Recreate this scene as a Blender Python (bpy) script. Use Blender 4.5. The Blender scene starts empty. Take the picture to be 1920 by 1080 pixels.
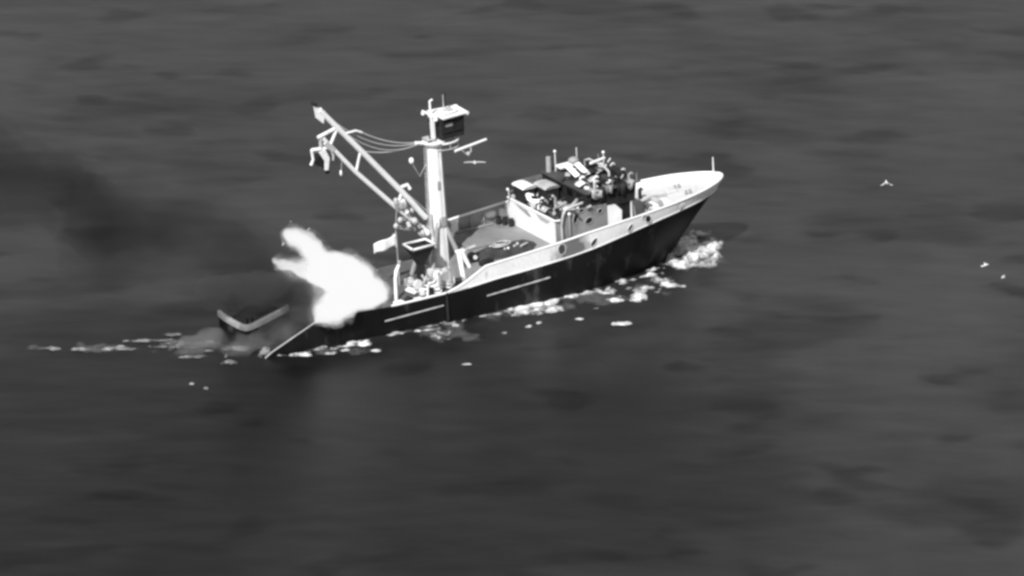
import bpy, bmesh, math, random
import numpy as np
from math import radians, sin, cos, pi, sqrt
from mathutils import Vector, Matrix, noise

scene = bpy.context.scene
COL = scene.collection

# ------------------------------------------------------------------ camera
ELEV = radians(19.0)
DIST = 600.0
cam_d = bpy.data.cameras.new("camera")
cam = bpy.data.objects.new("camera", cam_d)
COL.objects.link(cam)
cam.location = (0, -DIST * cos(ELEV), DIST * sin(ELEV))
cam.rotation_euler = (pi / 2 - ELEV, 0, 0)
cam_d.sensor_width = 36.0
cam_d.lens = 36.0 * DIST / 106.7
cam_d.clip_start = 1.0
cam_d.clip_end = 20000.0
scene.camera = cam

# ------------------------------------------------------------------ sky, sun, exposure (a black-and-white picture: the sky is taken as grey)
SUN_AZ = math.atan2(-0.93, -0.37)      # horizontal direction towards the sun
SUN_EL = radians(45)
world = bpy.data.worlds.new("World")
scene.world = world
world.use_nodes = True
wn = world.node_tree.nodes
wl = world.node_tree.links
wn.clear()
sky = wn.new("ShaderNodeTexSky")
sky.sky_type = 'NISHITA'
sky.sun_disc = False
sky.sun_elevation = SUN_EL
sky.sun_rotation = pi / 2 - SUN_AZ
bw = wn.new("ShaderNodeRGBToBW")
bg = wn.new("ShaderNodeBackground")
bg.inputs["Strength"].default_value = 0.08
wo = wn.new("ShaderNodeOutputWorld")
wl.new(sky.outputs[0], bw.inputs[0])
wl.new(bw.outputs[0], bg.inputs[0])
wl.new(bg.outputs[0], wo.inputs[0])

sun_d = bpy.data.lights.new("sun", 'SUN')
sun_d.energy = 3.6
sun_d.angle = radians(0.6)
sun = bpy.data.objects.new("sun", sun_d)
COL.objects.link(sun)
sdir = Vector((cos(SUN_AZ) * cos(SUN_EL), sin(SUN_AZ) * cos(SUN_EL), sin(SUN_EL)))
sun.rotation_euler = sdir.to_track_quat('Z', 'Y').to_euler()

scene.view_settings.view_transform = 'Standard'
scene.view_settings.look = 'None'
scene.view_settings.gamma = 1.0
scene.view_settings.use_curve_mapping = False
scene.view_settings.exposure = 0.75
scene.render.engine = 'CYCLES'
scene.cycles.filter_width = 3.0
scene.cycles.volume_step_rate = 1.0
scene.cycles.volume_bounces = 1
scene.cycles.use_denoising = True
scene.cycles.max_bounces = 6
scene.cycles.transparent_max_bounces = 16

RNG = random.Random(7)

# ------------------------------------------------------------------ materials
def mat(name, base, rough=0.6, var=0.25, scale=0.6, stain=None, stain_amt=0.0, stretch=1.0, metal=0.0, bump=0.0, fine=0.1, spec=0.5):
    """grey paint or metal: slow tone variation, fine mottling and shaped stains (soot, rust runs)"""
    m = bpy.data.materials.new(name)
    m.use_nodes = True
    nt = m.node_tree
    n, l = nt.nodes, nt.links
    b = n["Principled BSDF"]
    b.inputs["Roughness"].default_value = rough
    b.inputs["Metallic"].default_value = metal
    b.inputs["Specular IOR Level"].default_value = spec
    tc = n.new("ShaderNodeTexCoord")
    mp = n.new("ShaderNodeMapping")
    mp.inputs["Scale"].default_value = (1, 1, stretch)
    l.new(tc.outputs["Object"], mp.inputs[0])
    t1 = n.new("ShaderNodeTexNoise")
    t1.inputs["Scale"].default_value = scale
    t1.inputs["Detail"].default_value = 5
    l.new(mp.outputs[0], t1.inputs[0])
    r1 = n.new("ShaderNodeMapRange")
    r1.inputs[1].default_value = 0.3
    r1.inputs[2].default_value = 0.7
    r1.inputs[3].default_value = base * (1 - var)
    r1.inputs[4].default_value = base * (1 + var * 0.4)
    l.new(t1.outputs[0], r1.inputs[0])
    out = r1.outputs[0]
    t2 = n.new("ShaderNodeTexNoise")
    t2.inputs["Scale"].default_value = scale * 9
    t2.inputs["Detail"].default_value = 3
    l.new(mp.outputs[0], t2.inputs[0])
    r2 = n.new("ShaderNodeMapRange")
    r2.inputs[1].default_value = 0.3
    r2.inputs[2].default_value = 0.7
    r2.inputs[3].default_value = 1 - fine
    r2.inputs[4].default_value = 1 + fine * 0.5
    l.new(t2.outputs[0], r2.inputs[0])
    mul = n.new("ShaderNodeMath")
    mul.operation = 'MULTIPLY'
    l.new(out, mul.inputs[0])
    l.new(r2.outputs[0], mul.inputs[1])
    out = mul.outputs[0]
    if stain is not None:
        t3 = n.new("ShaderNodeTexNoise")
        t3.inputs["Scale"].default_value = scale * 1.7
        t3.inputs["Detail"].default_value = 6
        t3.inputs["Roughness"].default_value = 0.65
        mp3 = n.new("ShaderNodeMapping")
        mp3.inputs["Location"].default_value = (13.1, 4.7, 2.2)
        mp3.inputs["Scale"].default_value = (1, 1, min(stretch, 0.45))
        l.new(tc.outputs["Object"], mp3.inputs[0])
        l.new(mp3.outputs[0], t3.inputs[0])
        r3 = n.new("ShaderNodeMapRange")
        r3.inputs[1].default_value = 0.66 - 0.3 * stain_amt
        r3.inputs[2].default_value = 0.78 - 0.3 * stain_amt
        r3.inputs[3].default_value = 0
        r3.inputs[4].default_value = 0.85
        l.new(t3.outputs[0], r3.inputs[0])
        mx = n.new("ShaderNodeMix")
        l.new(r3.outputs[0], mx.inputs[0])
        l.new(out, mx.inputs[2])
        mx.inputs[3].default_value = stain
        out = mx.outputs[0]
    l.new(out, b.inputs["Base Color"])
    if bump:
        bp = n.new("ShaderNodeBump")
        bp.inputs["Strength"].default_value = bump
        bp.inputs["Distance"].default_value = 0.1
        l.new(t2.outputs[0], bp.inputs["Height"])
        l.new(bp.outputs[0], b.inputs["Normal"])
    return m


M = {}
M['hull'] = mat("black_hull_paint", 0.007, 0.6, 0.5, 0.25, stain=0.06, stain_amt=0.36, stretch=0.5, spec=.2)
M['white'] = mat("white_ship_paint", 0.74, 0.5, 0.10, 0.5, stain=0.42, stain_amt=0.10, stretch=0.4)
M['clean'] = mat("bright_white_paint", 0.78, 0.45, 0.06, 0.8)
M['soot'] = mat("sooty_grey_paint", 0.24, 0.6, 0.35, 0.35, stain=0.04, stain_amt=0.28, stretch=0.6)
M['grey'] = mat("grey_steel_paint", 0.30, 0.6, 0.3, 0.6, stain=0.10, stain_amt=0.2)
M['deck'] = mat("worn_grey_deck_paint", 0.22, 0.7, 0.3, 0.22, stain=0.07, stain_amt=0.22)
M['boatdeck'] = mat("dark_boat_deck_paint", 0.05, 0.7, 0.4, 0.5, stain=0.02, stain_amt=0.3)
M['foredeck'] = mat("pale_foredeck_paint", 0.55, 0.6, 0.12, 0.25, stain=0.36, stain_amt=0.16)
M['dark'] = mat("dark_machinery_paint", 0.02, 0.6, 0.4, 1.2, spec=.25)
M['black'] = mat("black_rubber", 0.006, 0.6, 0.3, 1.5)
M['glass'] = mat("dark_window_glass", 0.006, 0.08, 0.2, 1.0)
M['mid'] = mat("weathered_aluminium", 0.42, 0.45, 0.3, 1.0, stain=0.15, stain_amt=0.2)
M['wire'] = mat("galvanised_wire", 0.5, 0.5, 0.2, 1.0)
M['net'] = mat("dark_fishing_net", 0.045, 0.95, 0.6, 1.3, bump=0.8, fine=0.5)
M['ramp'] = mat("wet_dark_steel", 0.035, 0.35, 0.4, 0.5, stain=0.03, stain_amt=0.3)
M['aft'] = mat("scorched_deck_paint", 0.085, 0.65, 0.35, 0.3, stain=0.04, stain_amt=0.3)
M['cloth'] = mat("white_flag_cloth", 0.78, 0.9, 0.15, 1.2)
M['mast'] = mat("white_mast_paint", 0.74, 0.5, 0.12, 0.5, stain=0.3, stain_amt=0.36, stretch=0.25)

# ------------------------------------------------------------------ mesh builder
class MB:
    def __init__(s):
        s.v = []
        s.f = []
        s.sm = []

    def add(s, vs, fs, smooth=False):
        o = len(s.v)
        s.v += [tuple(p) for p in vs]
        s.f += [tuple(i + o for i in f) for f in fs]
        s.sm += [smooth] * len(fs)
        return s

    def box(s, c, d, rot=None, ch=0.06):
        """box with chamfered edges"""
        hx, hy, hz = d[0] / 2, d[1] / 2, d[2] / 2
        k = min(ch, hx * .45, hy * .45, hz * .45)
        bm = bmesh.new()
        r = bmesh.ops.create_cube(bm, size=1)
        for v in bm.verts:
            v.co = Vector((v.co.x * 2 * hx, v.co.y * 2 * hy, v.co.z * 2 * hz))
        bmesh.ops.bevel(bm, geom=bm.edges[:], offset=k, segments=1, affect='EDGES')
        mt = Matrix.Translation(Vector(c)) @ (rot.to_4x4() if rot is not None else Matrix.Identity(4))
        bm.verts.index_update()
        s.add([mt @ v.co for v in bm.verts], [[v.index for v in f.verts] for f in bm.faces])
        bm.free()
        return s

    def tube(s, a, b, r0, r1=None, n=10, caps=True):
        r1 = r0 if r1 is None else r1
        return s.path([a, b], [r0, r1], n, caps)

    def path(s, pts, rs, n=8, caps=True):
        pts = [Vector(p) for p in pts]
        if not isinstance(rs, (list, tuple)):
            rs = [rs] * len(pts)
        vs, fs = [], []
        up = None
        for i, p in enumerate(pts):
            d = (pts[min(i + 1, len(pts) - 1)] - pts[max(i - 1, 0)]).normalized()
            if up is None:
                up = Vector((0, 0, 1)) if abs(d.z) < .9 else Vector((1, 0, 0))
            x = d.cross(up).normalized()
            y = x.cross(d).normalized()
            up = y
            for k in range(n):
                a = 2 * pi * k / n
                vs.append(p + (x * cos(a) + y * sin(a)) * rs[i])
        for i in range(len(pts) - 1):
            for k in range(n):
                k2 = (k + 1) % n
                fs.append((i * n + k, (i + 1) * n + k, (i + 1) * n + k2, i * n + k2))
        s.add(vs, fs, True)
        if caps:
            m = (len(pts) - 1) * n
            s.add(vs[:n], [tuple(range(n))])
            s.add(vs[m:], [tuple(range(n))[::-1]])
        return s

    def ball(s, c, r, seg=10, squash=(1, 1, 1)):
        vs, fs = [], []
        c = Vector(c)
        for i in range(1, seg):
            t = pi * i / seg
            for k in range(seg):
                a = 2 * pi * k / seg
                vs.append(c + Vector((sin(t) * cos(a) * squash[0], sin(t) * sin(a) * squash[1], cos(t) * squash[2])) * r)
        top = len(vs)
        vs.append(c + Vector((0, 0, r * squash[2])))
        vs.append(c - Vector((0, 0, r * squash[2])))
        for i in range(seg - 2):
            for k in range(seg):
                k2 = (k + 1) % seg
                fs.append((i * seg + k, (i + 1) * seg + k, (i + 1) * seg + k2, i * seg + k2))
        for k in range(seg):
            k2 = (k + 1) % seg
            fs.append((top, k, k2))
            fs.append((top + 1, (seg - 2) * seg + k2, (seg - 2) * seg + k))
        return s.add(vs, fs, True)

    def grid(s, rows, smooth=True, close=False):
        n = len(rows[0])
        vs = [p for r in rows for p in r]
        fs = []
        for i in range(len(rows) - 1):
            for k in range(n - 1):
                fs.append((i * n + k, (i + 1) * n + k, (i + 1) * n + k + 1, i * n + k + 1))
        return s.add(vs, fs, smooth)

    def prism(s, pts, off):
        """flat polygon pushed out along off"""
        n = len(pts)
        off = Vector(off)
        vs = [Vector(p) for p in pts] + [Vector(p) + off for p in pts]
        fs = [tuple(range(n))[::-1], tuple(range(n, 2 * n))]
        for k in range(n):
            k2 = (k + 1) % n
            fs.append((k, k2, n + k2, n + k))
        return s.add(vs, fs)

    def mesh(s, name, m):
        me = bpy.data.meshes.new(name)
        me.from_pydata(s.v, [], s.f)
        me.polygons.foreach_set("use_smooth", s.sm)
        me.materials.append(m)
        bm = bmesh.new()
        bm.from_mesh(me)
        bmesh.ops.recalc_face_normals(bm, faces=bm.faces)
        bm.to_mesh(me)
        bm.free()
        me.update()
        return me

    def build(s, name, m, parent=None):
        o = bpy.data.objects.new(name, s.mesh(name, m))
        COL.objects.link(o)
        if parent is not None:
            o.parent = parent
        return o


def tag(o, label=None, cat=None, group=None, kind=None):
    if label:
        o["label"] = label
    if cat:
        o["category"] = cat
    if group:
        o["group"] = group
    if kind:
        o["kind"] = kind
    return o


def empty(name, loc=(0, 0, 0), rot=(0, 0, 0)):
    o = bpy.data.objects.new(name, None)
    COL.objects.link(o)
    o.location = loc
    o.rotation_euler = rot
    o.empty_display_size = 0.5
    return o


# ------------------------------------------------------------------ where the vessel lies: heading away to the right, stern down
YAW, TRIM = radians(31), radians(3.5)
SHIP_LOC = Vector((-6.06, -3.75, 0))
SHIP_ROT = (0, -TRIM, YAW)
SHIP_M = Matrix.Translation(SHIP_LOC) @ Matrix.Rotation(YAW, 4, 'Z') @ Matrix.Rotation(-TRIM, 4, 'Y')
def W(x, y, z):
    return SHIP_M @ Vector((x, y, z))


# ------------------------------------------------------------------ the sea
def make_sea():
    x0, x1, y0, y1, st = -78., 78., -140., 190., 0.55
    xs = np.arange(x0, x1 + .01, st)
    ys = np.arange(y0, y1 + .01, st)
    X, Y = np.meshgrid(xs, ys)
    rs = np.random.RandomState(3)
    Z = np.zeros_like(X)
    for i in range(46):
        lam = 3.0 * (30 / 3.0) ** rs.rand()
        th = radians(75) + rs.randn() * 0.55
        k = 2 * pi / lam
        Z += 0.0005 * lam ** 0.85 * np.sin(k * (X * cos(th) + Y * sin(th)) + rs.rand() * 6.28)
    edge = np.minimum(np.minimum(X - x0, x1 - X), np.minimum(Y - y0, y1 - Y))
    Z *= np.clip(edge / 12, 0, 1)
    ny, nx = X.shape
    co = np.stack([X, Y, Z], -1).reshape(-1, 3)
    idx = np.arange(nx * ny).reshape(ny, nx)
    q = np.stack([idx[:-1, :-1], idx[:-1, 1:], idx[1:, 1:], idx[1:, :-1]], -1).reshape(-1, 4)
    L = 9000.
    far = np.array([[-L, -L, 0], [L, -L, 0], [L, L, 0], [-L, L, 0]])
    n0 = len(co)
    co = np.concatenate([co, far])
    c = [idx[0, 0], idx[0, -1], idx[-1, -1], idx[-1, 0]]
    ring = []
    sides = [idx[0, :], idx[:, -1], idx[-1, ::-1], idx[::-1, 0]]
    faces = q.tolist()
    for k in range(4):
        sd = list(map(int, sides[k]))
        faces.append([n0 + k, n0 + (k + 1) % 4] + sd[::-1])
    me = bpy.data.meshes.new("sea")
    me.from_pydata(co.tolist(), [], faces)
    me.polygons.foreach_set("use_smooth", [True] * len(q) + [False] * 4)
    o = bpy.data.objects.new("sea", me)
    COL.objects.link(o)
    m = bpy.data.materials.new("grey_sea_water")
    m.use_nodes = True
    nt = m.node_tree
    n, l = nt.nodes, nt.links
    b = n["Principled BSDF"]
    b.inputs["IOR"].default_value = 1.333
    b.inputs["Roughness"].default_value = 0.38
    tc = n.new("ShaderNodeTexCoord")

    def nz(scale, sc, detail, loc=(0, 0, 0), rough=.5):
        mp = n.new("ShaderNodeMapping")
        mp.inputs["Scale"].default_value = sc
        mp.inputs["Location"].default_value = loc
        l.new(tc.outputs["Object"], mp.inputs[0])
        t = n.new("ShaderNodeTexNoise")
        t.inputs["Scale"].default_value = scale
        t.inputs["Detail"].default_value = detail
        t.inputs["Roughness"].default_value = rough
        l.new(mp.outputs[0], t.inputs[0])
        return t.outputs[0]

    def mrange(sock, a, c_, d, e, smooth=False):
        r = n.new("ShaderNodeMapRange")
        r.inputs[1].default_value, r.inputs[2].default_value = a, c_
        r.inputs[3].default_value, r.inputs[4].default_value = d, e
        if smooth:
            r.interpolation_type = 'SMOOTHSTEP'
        l.new(sock, r.inputs[0])
        return r.outputs[0]

    def mth(op, a, c_):
        q_ = n.new("ShaderNodeMath")
        q_.operation = op
        for i_, s_ in enumerate((a, c_)):
            if isinstance(s_, (int, float)):
                q_.inputs[i_].default_value = s_
            else:
                l.new(s_, q_.inputs[i_])
        return q_.outputs[0]

    # silt and plankton in the water: slow drifting tone
    tone = mrange(nz(0.035, (1, .6, 1), 3), .3, .7, .0175, .027)
    streak = mrange(nz(0.055, (.8, .9, 1), 3, (5, 9, 0)), .48, .66, 1.0, .45, True)
    tone = mth('MULTIPLY', tone, streak)
    dash = mrange(nz(0.13, (.75, .9, 1), 2, (25, 3, 0), .4), .57, .70, 1.0, .30, True)
    tone = mth('MULTIPLY', tone, dash)
    tone = mth('MULTIPLY', tone, mrange(nz(0.06, (1, .35, 1), 4, (40, 11, 0), .6), .35, .65, .8, 1.2))
    # smoke shadow and hull reflection darkened into the water colour: an uneven lobe on the near side of the hull
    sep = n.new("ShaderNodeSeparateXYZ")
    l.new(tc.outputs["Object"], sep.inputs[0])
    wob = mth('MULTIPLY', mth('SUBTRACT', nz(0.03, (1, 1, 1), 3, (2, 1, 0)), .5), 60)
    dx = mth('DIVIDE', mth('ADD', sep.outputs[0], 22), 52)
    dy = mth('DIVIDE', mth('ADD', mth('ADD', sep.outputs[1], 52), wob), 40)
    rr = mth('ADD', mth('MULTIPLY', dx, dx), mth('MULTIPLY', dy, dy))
    sea_shade = mrange(rr, .45, 1.5, 1, 0, True)
    tone = mth('MULTIPLY', tone, mth('SUBTRACT', 1, mth('MULTIPLY', sea_shade, .66)))
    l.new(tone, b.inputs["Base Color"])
    l.new(mth('SUBTRACT', .5, mth('MULTIPLY', sea_shade, .16)), b.inputs["Specular IOR Level"])
    b1 = n.new("ShaderNodeBump")
    b1.inputs["Strength"].default_value = 0.06
    b1.inputs["Distance"].default_value = 0.25
    l.new(nz(0.55, (.8, 1.2, 1), 4), b1.inputs["Height"])
    b2 = n.new("ShaderNodeBump")
    b2.inputs["Strength"].default_value = 0.10
    b2.inputs["Distance"].default_value = 0.9
    l.new(nz(0.13, (.7, 1.3, 1), 2), b2.inputs["Height"])
    l.new(b2.outputs[0], b1.inputs["Normal"])
    l.new(b1.outputs[0], b.inputs["Normal"])
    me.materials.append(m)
    tag(o, "dark grey rippled open sea around the burning vessel", "sea", kind="structure")
    return o


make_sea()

# ------------------------------------------------------------------ the fishing vessel
V = empty("fishing_vessel", SHIP_LOC, SHIP_ROT)
tag(V, "burning black-hulled fishing vessel with tall mast, stern sinking into the sea", "ship")

KX = [-25.6, -25, -22, -19, -16, -13, -10, -7, -4, -1, 2, 5, 8, 11, 14, 17, 20, 23, 26, 29, 33.5]
KZ = [1.2, 1.75, 3.0, 4.2, 4.15, 3.85, 3.6, 3.53, 3.48, 3.53, 3.7, 3.73, 3.82, 3.94, 4.12, 4.45, 4.75, 4.98, 5.1, 5.15, 5.2]
def zk(x): return float(np.interp(x, KX, KZ))
def zk_p(x):
    return float(np.interp(x, [-25.6, -24.3, -19.4, -1.0, -.8, 2], [.9, 1.35, 2.95, 3.15, zk(-.8), zk(2)])) if x < 2 else zk(x)
def zr_s(x):
    return float(np.interp(x, [-4.2, -3.5, -2.2, -.8, .6, 6, 10, 13, 17, 22, 33.5], [3.49, 3.62, 3.95, 4.6, 5.3, 5.55, 5.75, 5.95, 6.1, 6.15, 6.2]))
def zr_p(x):
    return float(np.interp(x, [0, 4, 10, 17, 21, 25, 29, 33.5], [6.0, 6.3, 6.65, 6.5, 5.9, 5.85, 6.1, 6.2]))
def stem(z): return 26.1 + (z + 1.86) * 0.916
def hb(x, z):
    xs = min(stem(z), 33.35)
    if x >= xs: return 0.0
    p = float(np.interp(z, [-4, 0, 5.2], [1.7, 1.9, 2.5]))
    q = float(np.interp(z, [-4, 0, 5.2], [1.0, .95, .60]))
    t = max(0, (x - 6) / (xs - 6))
    b = 6.0 * (1 - t ** p) ** q
    if x < -16:
        b *= 1 - .06 * ((-16 - x) / 10) ** 2
    if z < 2:
        b *= 1 - .02 * (2 - z)
    return max(b, 0.0)


def side_u(n=64):
    us = [i / n for i in range(n + 1)]
    return [1 - (1 - u) ** 1.35 if u > 0 else 0 for u in us]


XS0 = -25.6
US = side_u(80)
def build_hull():
    mb = MB()
    for sgn in (-1, 1):
        rows = []
        for j in range(9):
            t = j / 8
            row = []
            for u in US:
                zt = 5.2
                for _ in range(6):
                    x = XS0 + u * (stem(zt * t - 4.5 * (1 - t)) - XS0)
                    zt = zk(x) if sgn < 0 else zk_p(x)
                z = zt * t - 4.5 * (1 - t)
                row.append((x, sgn * hb(x, z), z))
            rows.append(row)
        mb.grid(rows)
    # transom below the ramp mouth
    ys = np.linspace(-1, 1, 13)
    rows = []
    for z in (-4.5, -2, .2):
        rows.append([(XS0, y * hb(XS0, z), z) for y in ys])
    mb.grid(rows, False)
    return mb.build("hull", M['hull'], V)


hull = build_hull()

def plate(name, x0, x1, sgn, zlo, zhi, th, m, parent, n=40, nose=False):
    """a strip of side plating that follows the hull, with thickness and a top edge"""
    mb = MB()
    us = [1 - (1 - i / n) ** 1.6 for i in range(n + 1)]
    o_, i_ = [], []
    for u in us:
        ro, ri = [], []
        for t in (0, .5, 1):
            x = x0 + u * (x1 - x0)
            for _ in range(4):
                z = zlo(x) + (zhi(x) - zlo(x)) * t
                x = x0 + u * (min(stem(z), TIPX) - .004 - x0)
            b = hb(x, z) + (0.05 if u < .999 else 0)
            ro.append((x, sgn * b, z))
            ri.append((x - (th if u > .98 else 0), sgn * max(b - th, 0.0), z))
        o_.append(ro)
        i_.append(ri)
    mb.grid(o_)
    mb.grid(i_)
    mb.grid([[r[-1] for r in o_], [r[-1] for r in i_]], False)
    mb.grid([[r[0] for r in o_], [r[0] for r in i_]], False)
    mb.add([*o_[0], *i_[0][::-1]], [tuple(range(6))])
    return mb.build(name, m, parent)


TIPX = 33.35
tip = stem(5.2) - .002
def soot_streak(m):
    """soot and rust run down the plating below the deckhouse corner"""
    n, l = m.node_tree.nodes, m.node_tree.links
    b = n["Principled BSDF"]
    src = b.inputs["Base Color"].links[0].from_socket
    tc = n.new("ShaderNodeTexCoord")
    sp_ = n.new("ShaderNodeSeparateXYZ")
    l.new(tc.outputs["Object"], sp_.inputs[0])
    t_ = n.new("ShaderNodeTexNoise")
    t_.inputs["Scale"].default_value = .9
    t_.inputs["Detail"].default_value = 4
    l.new(tc.outputs["Object"], t_.inputs[0])
    def mm(op, a, c):
        q = n.new("ShaderNodeMath")
        q.operation = op
        for i, v_ in enumerate((a, c)):
            if isinstance(v_, (int, float)):
                q.inputs[i].default_value = v_
            else:
                l.new(v_, q.inputs[i])
        return q.outputs[0]
    d = mm('ABSOLUTE', mm('SUBTRACT', mm('ADD', sp_.outputs[0], mm('MULTIPLY', mm('SUBTRACT', t_.outputs[0], .5), 3.5)), 11.1), 0)
    r = n.new("ShaderNodeMapRange")
    r.inputs[1].default_value, r.inputs[2].default_value = .9, 2.4
    r.inputs[3].default_value, r.inputs[4].default_value = 1, 0
    l.new(d, r.inputs[0])
    mx = n.new("ShaderNodeMix")
    l.new(r.outputs[0], mx.inputs[0])
    l.new(src, mx.inputs[2])
    mx.inputs[3].default_value = .15
    l.new(mx.outputs[0], b.inputs["Base Color"])
    return m


M['bulwark'] = soot_streak(mat("white_bulwark_paint", 0.82, 0.5, 0.08, 0.5, stain=0.38, stain_amt=0.2, stretch=0.6))
bw_s = plate("bulwark", -4.1, tip, -1, lambda x: zk(x) - .02, zr_s, .14, M['bulwark'], V, 60, True)
bw_p = plate("bulwark", 10.4, tip, 1, lambda x: zk(x) - .02, zr_p, .14, M['white'], V, 50, True)
def plain_plate(x0, x1):
    rows = []
    for i in range(21):
        x = x0 + (x1 - x0) * i / 20
        b = hb(x, 5) + .05
        a, c = zk(x) - .02, zr_p(x)
        rows.append([(x, b, a), (x, b, c), (x, b - .14, c), (x, b - .14, a)])
    mb = MB().grid(rows, False)
    mb.add(rows[0], [(0, 1, 2, 3)])
    return mb.build("bulwark", M['inner'], V)


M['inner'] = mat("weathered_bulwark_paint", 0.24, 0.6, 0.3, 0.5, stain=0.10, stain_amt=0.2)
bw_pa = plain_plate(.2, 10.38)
def cap(name, x0, x1, sgn, zf, w, h, m, parent, n=50):
    """rounded rail along the side plating"""
    pts = []
    for i in range(n + 1):
        u = 1 - (1 - i / n) ** 1.6
        x = x0 + u * (x1 - x0)
        if x1 > 20:
            for _ in range(4):
                x = x0 + u * (min(stem(zf(x)), TIPX) - .01 - x0)
        pts.append((x, sgn * hb(x, zf(x)), zf(x)))
    mb = MB().path(pts, [w] * len(pts), 6)
    return mb.build(name, m, parent)


cap("cap_rail", -3.9, tip, -1, lambda x: zr_s(x) + .04, .13, .1, M['clean'], bw_s)
cap("cap_rail", .25, tip, 1, lambda x: zr_p(x) + .04, .13, .1, M['clean'], bw_p)
cap("knuckle_strake", -1.5, tip, -1, lambda x: zk(x) + .02, .11, .1, M['clean'], V)
cap("deck_edge_rail", -10.6, -4.0, -1, lambda x: zk(x) + .07, .13, .1, M['clean'], V, 20)
# pale rubbing strakes on the black side
def strake(x0, x1, z0, z1):
    n = 24
    mb = MB()
    pts = []
    for i in range(n + 1):
        t = i / n
        x = x0 + (x1 - x0) * t
        z = z0 + (z1 - z0) * t
        pts.append((x, -hb(x, z) - .04, z))
    mb.path(pts, [.085 + .05 * noise.noise(Vector((p[0] * 1.3, 0, 2))) for p in pts], 6)
    return mb.build("rubbing_strake", M['mid'], hull)


strake(-11.5, -4.6, 2.25, 2.3)
strake(0.6, 8.2, 2.1, 2.3)
# vertical fender bar where the bulwark steps down
MB().path([(-4.15, -6.08, 3.6), (-4.15, -6.08, .6)], .16, 6).build("fender_bar", M['dark'], hull)
# bulwark ribs (stanchions) inside the port side
for i, x in enumerate(np.arange(1.2, 9.8, 1.55)):
    z = zr_p(x)
    MB().prism([(x - .05, hb(x, 5) - .1, z - .08), (x - .05, hb(x, 5) - .1, 4.86), (x - .05, hb(x, 5) - .62, 4.86)] if x > -1 else
               [(x - .05, hb(x, 4) - .1, z - .08), (x - .05, hb(x, 4) - .1, 3.12), (x - .05, hb(x, 4) - .62, 3.12)], (.1, 0, 0)).build("bulwark_rib", M['inner'], bw_pa)
# freeing ports and mooring holes along the starboard plating
def oval_hole(x, z, w, h, tilt, parent=bw_s, side=-1, m='black'):
    b = hb(x, z)
    b2 = hb(x + .4, z)
    ang = math.atan2(b - b2, .4)
    fr, ho = MB(), MB()
    c = Vector((x, side * (b + .05), z))
    ax = Vector((cos(ang), side * -sin(ang), 0))
    up = Vector((0, 0, 1))
    nrm = Vector((sin(ang), side * cos(ang), 0))
    e1 = ax * cos(tilt) + up * sin(tilt)
    e2 = -ax * sin(tilt) + up * cos(tilt)
    ring = [c + nrm * .05 + e1 * cos(a) * w + e2 * sin(a) * h for a in [2 * pi * k / 16 for k in range(17)]]
    fr.path(ring, .025, 5, False)
    d = [c + nrm * .012 + e1 * cos(a) * w + e2 * sin(a) * h for a in [2 * pi * k / 16 for k in range(16)]]
    ho.prism(d, nrm * .03)
    f = ho.build("mooring_hole", M[m], parent)
    fr.build("hole_rim", M['clean'], f)


oval_hole(13.75, 4.82, .52, .28, .75)
oval_hole(18.45, 5.22, .46, .24, .75)
oval_hole(20.85, 5.55, .46, .36, -.9)
oval_hole(20.3, 5.92, .34, .16, .5)
oval_hole(25.6, 5.62, .42, .12, .45)
# soot run below the deckhouse corner: rounded doubler plate with a dark hawse
oval_hole(9.75, 5.05, .46, .60, .2, m='boatdeck')

# decks
def deck(name, x0, x1, zf, inset, m, n=40, y_lo=None, y_hi=None):
    mb = MB()
    a, b_ = [], []
    for i in range(n + 1):
        x = x0 + (x1 - x0) * i / n
        z = zf(x)
        w = max(hb(x, min(z, 5.2)) - inset, .0)
        lo = -w if y_lo is None else max(-w, y_lo)
        hi = w if y_hi is None else min(w, y_hi)
        ro = [(x, lo + (hi - lo) * t, z) for t in (0, .25, .5, .75, 1)]
        a.append(ro)
        b_.append([(p[0], p[1], p[2] - .12) for p in ro])
    mb.grid(a, False)
    mb.grid(b_, False)
    mb.grid([[r[0] for r in a], [r[0] for r in b_]], False)
    mb.grid([[r[-1] for r in a], [r[-1] for r in b_]], False)
    mb.grid([a[0], b_[0]], False)
    mb.grid([a[-1], b_[-1]], False)
    return mb.build(name, m, V)


DZ = 4.85
deck("main_deck", -.9, 20.5, lambda x: DZ, .1, M['deck'])
deck("foredeck", 20.52, 33.2, lambda x: float(np.interp(x, [20, 33], [5.12, 5.5])), .16, M['foredeck'])
deck("aft_deck", -19.4, -.92, lambda x: 3.1, .1, M['aft'])
MB().box((-.86, 0, 3.98), (.1, 11.5, 1.72)).build("deck_step", M['grey'], V)
# port quarter deck beside the ramp, and the stern ramp slanting into the water
deck("quarter_deck", -24.3, -19.42, lambda x: float(np.interp(x, [-24.3, -19.4], [1.3, 2.9])), .1, M['ramp'], y_lo=.3)
rm = MB()
rm.prism([(-19.42, -5.6, 3.1), (-26.2, -5.2, .1), (-26.2, .2, .1), (-19.42, .2, 3.1)], (0, 0, -.15))
rm.build("stern_ramp", M['ramp'], V)
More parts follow.
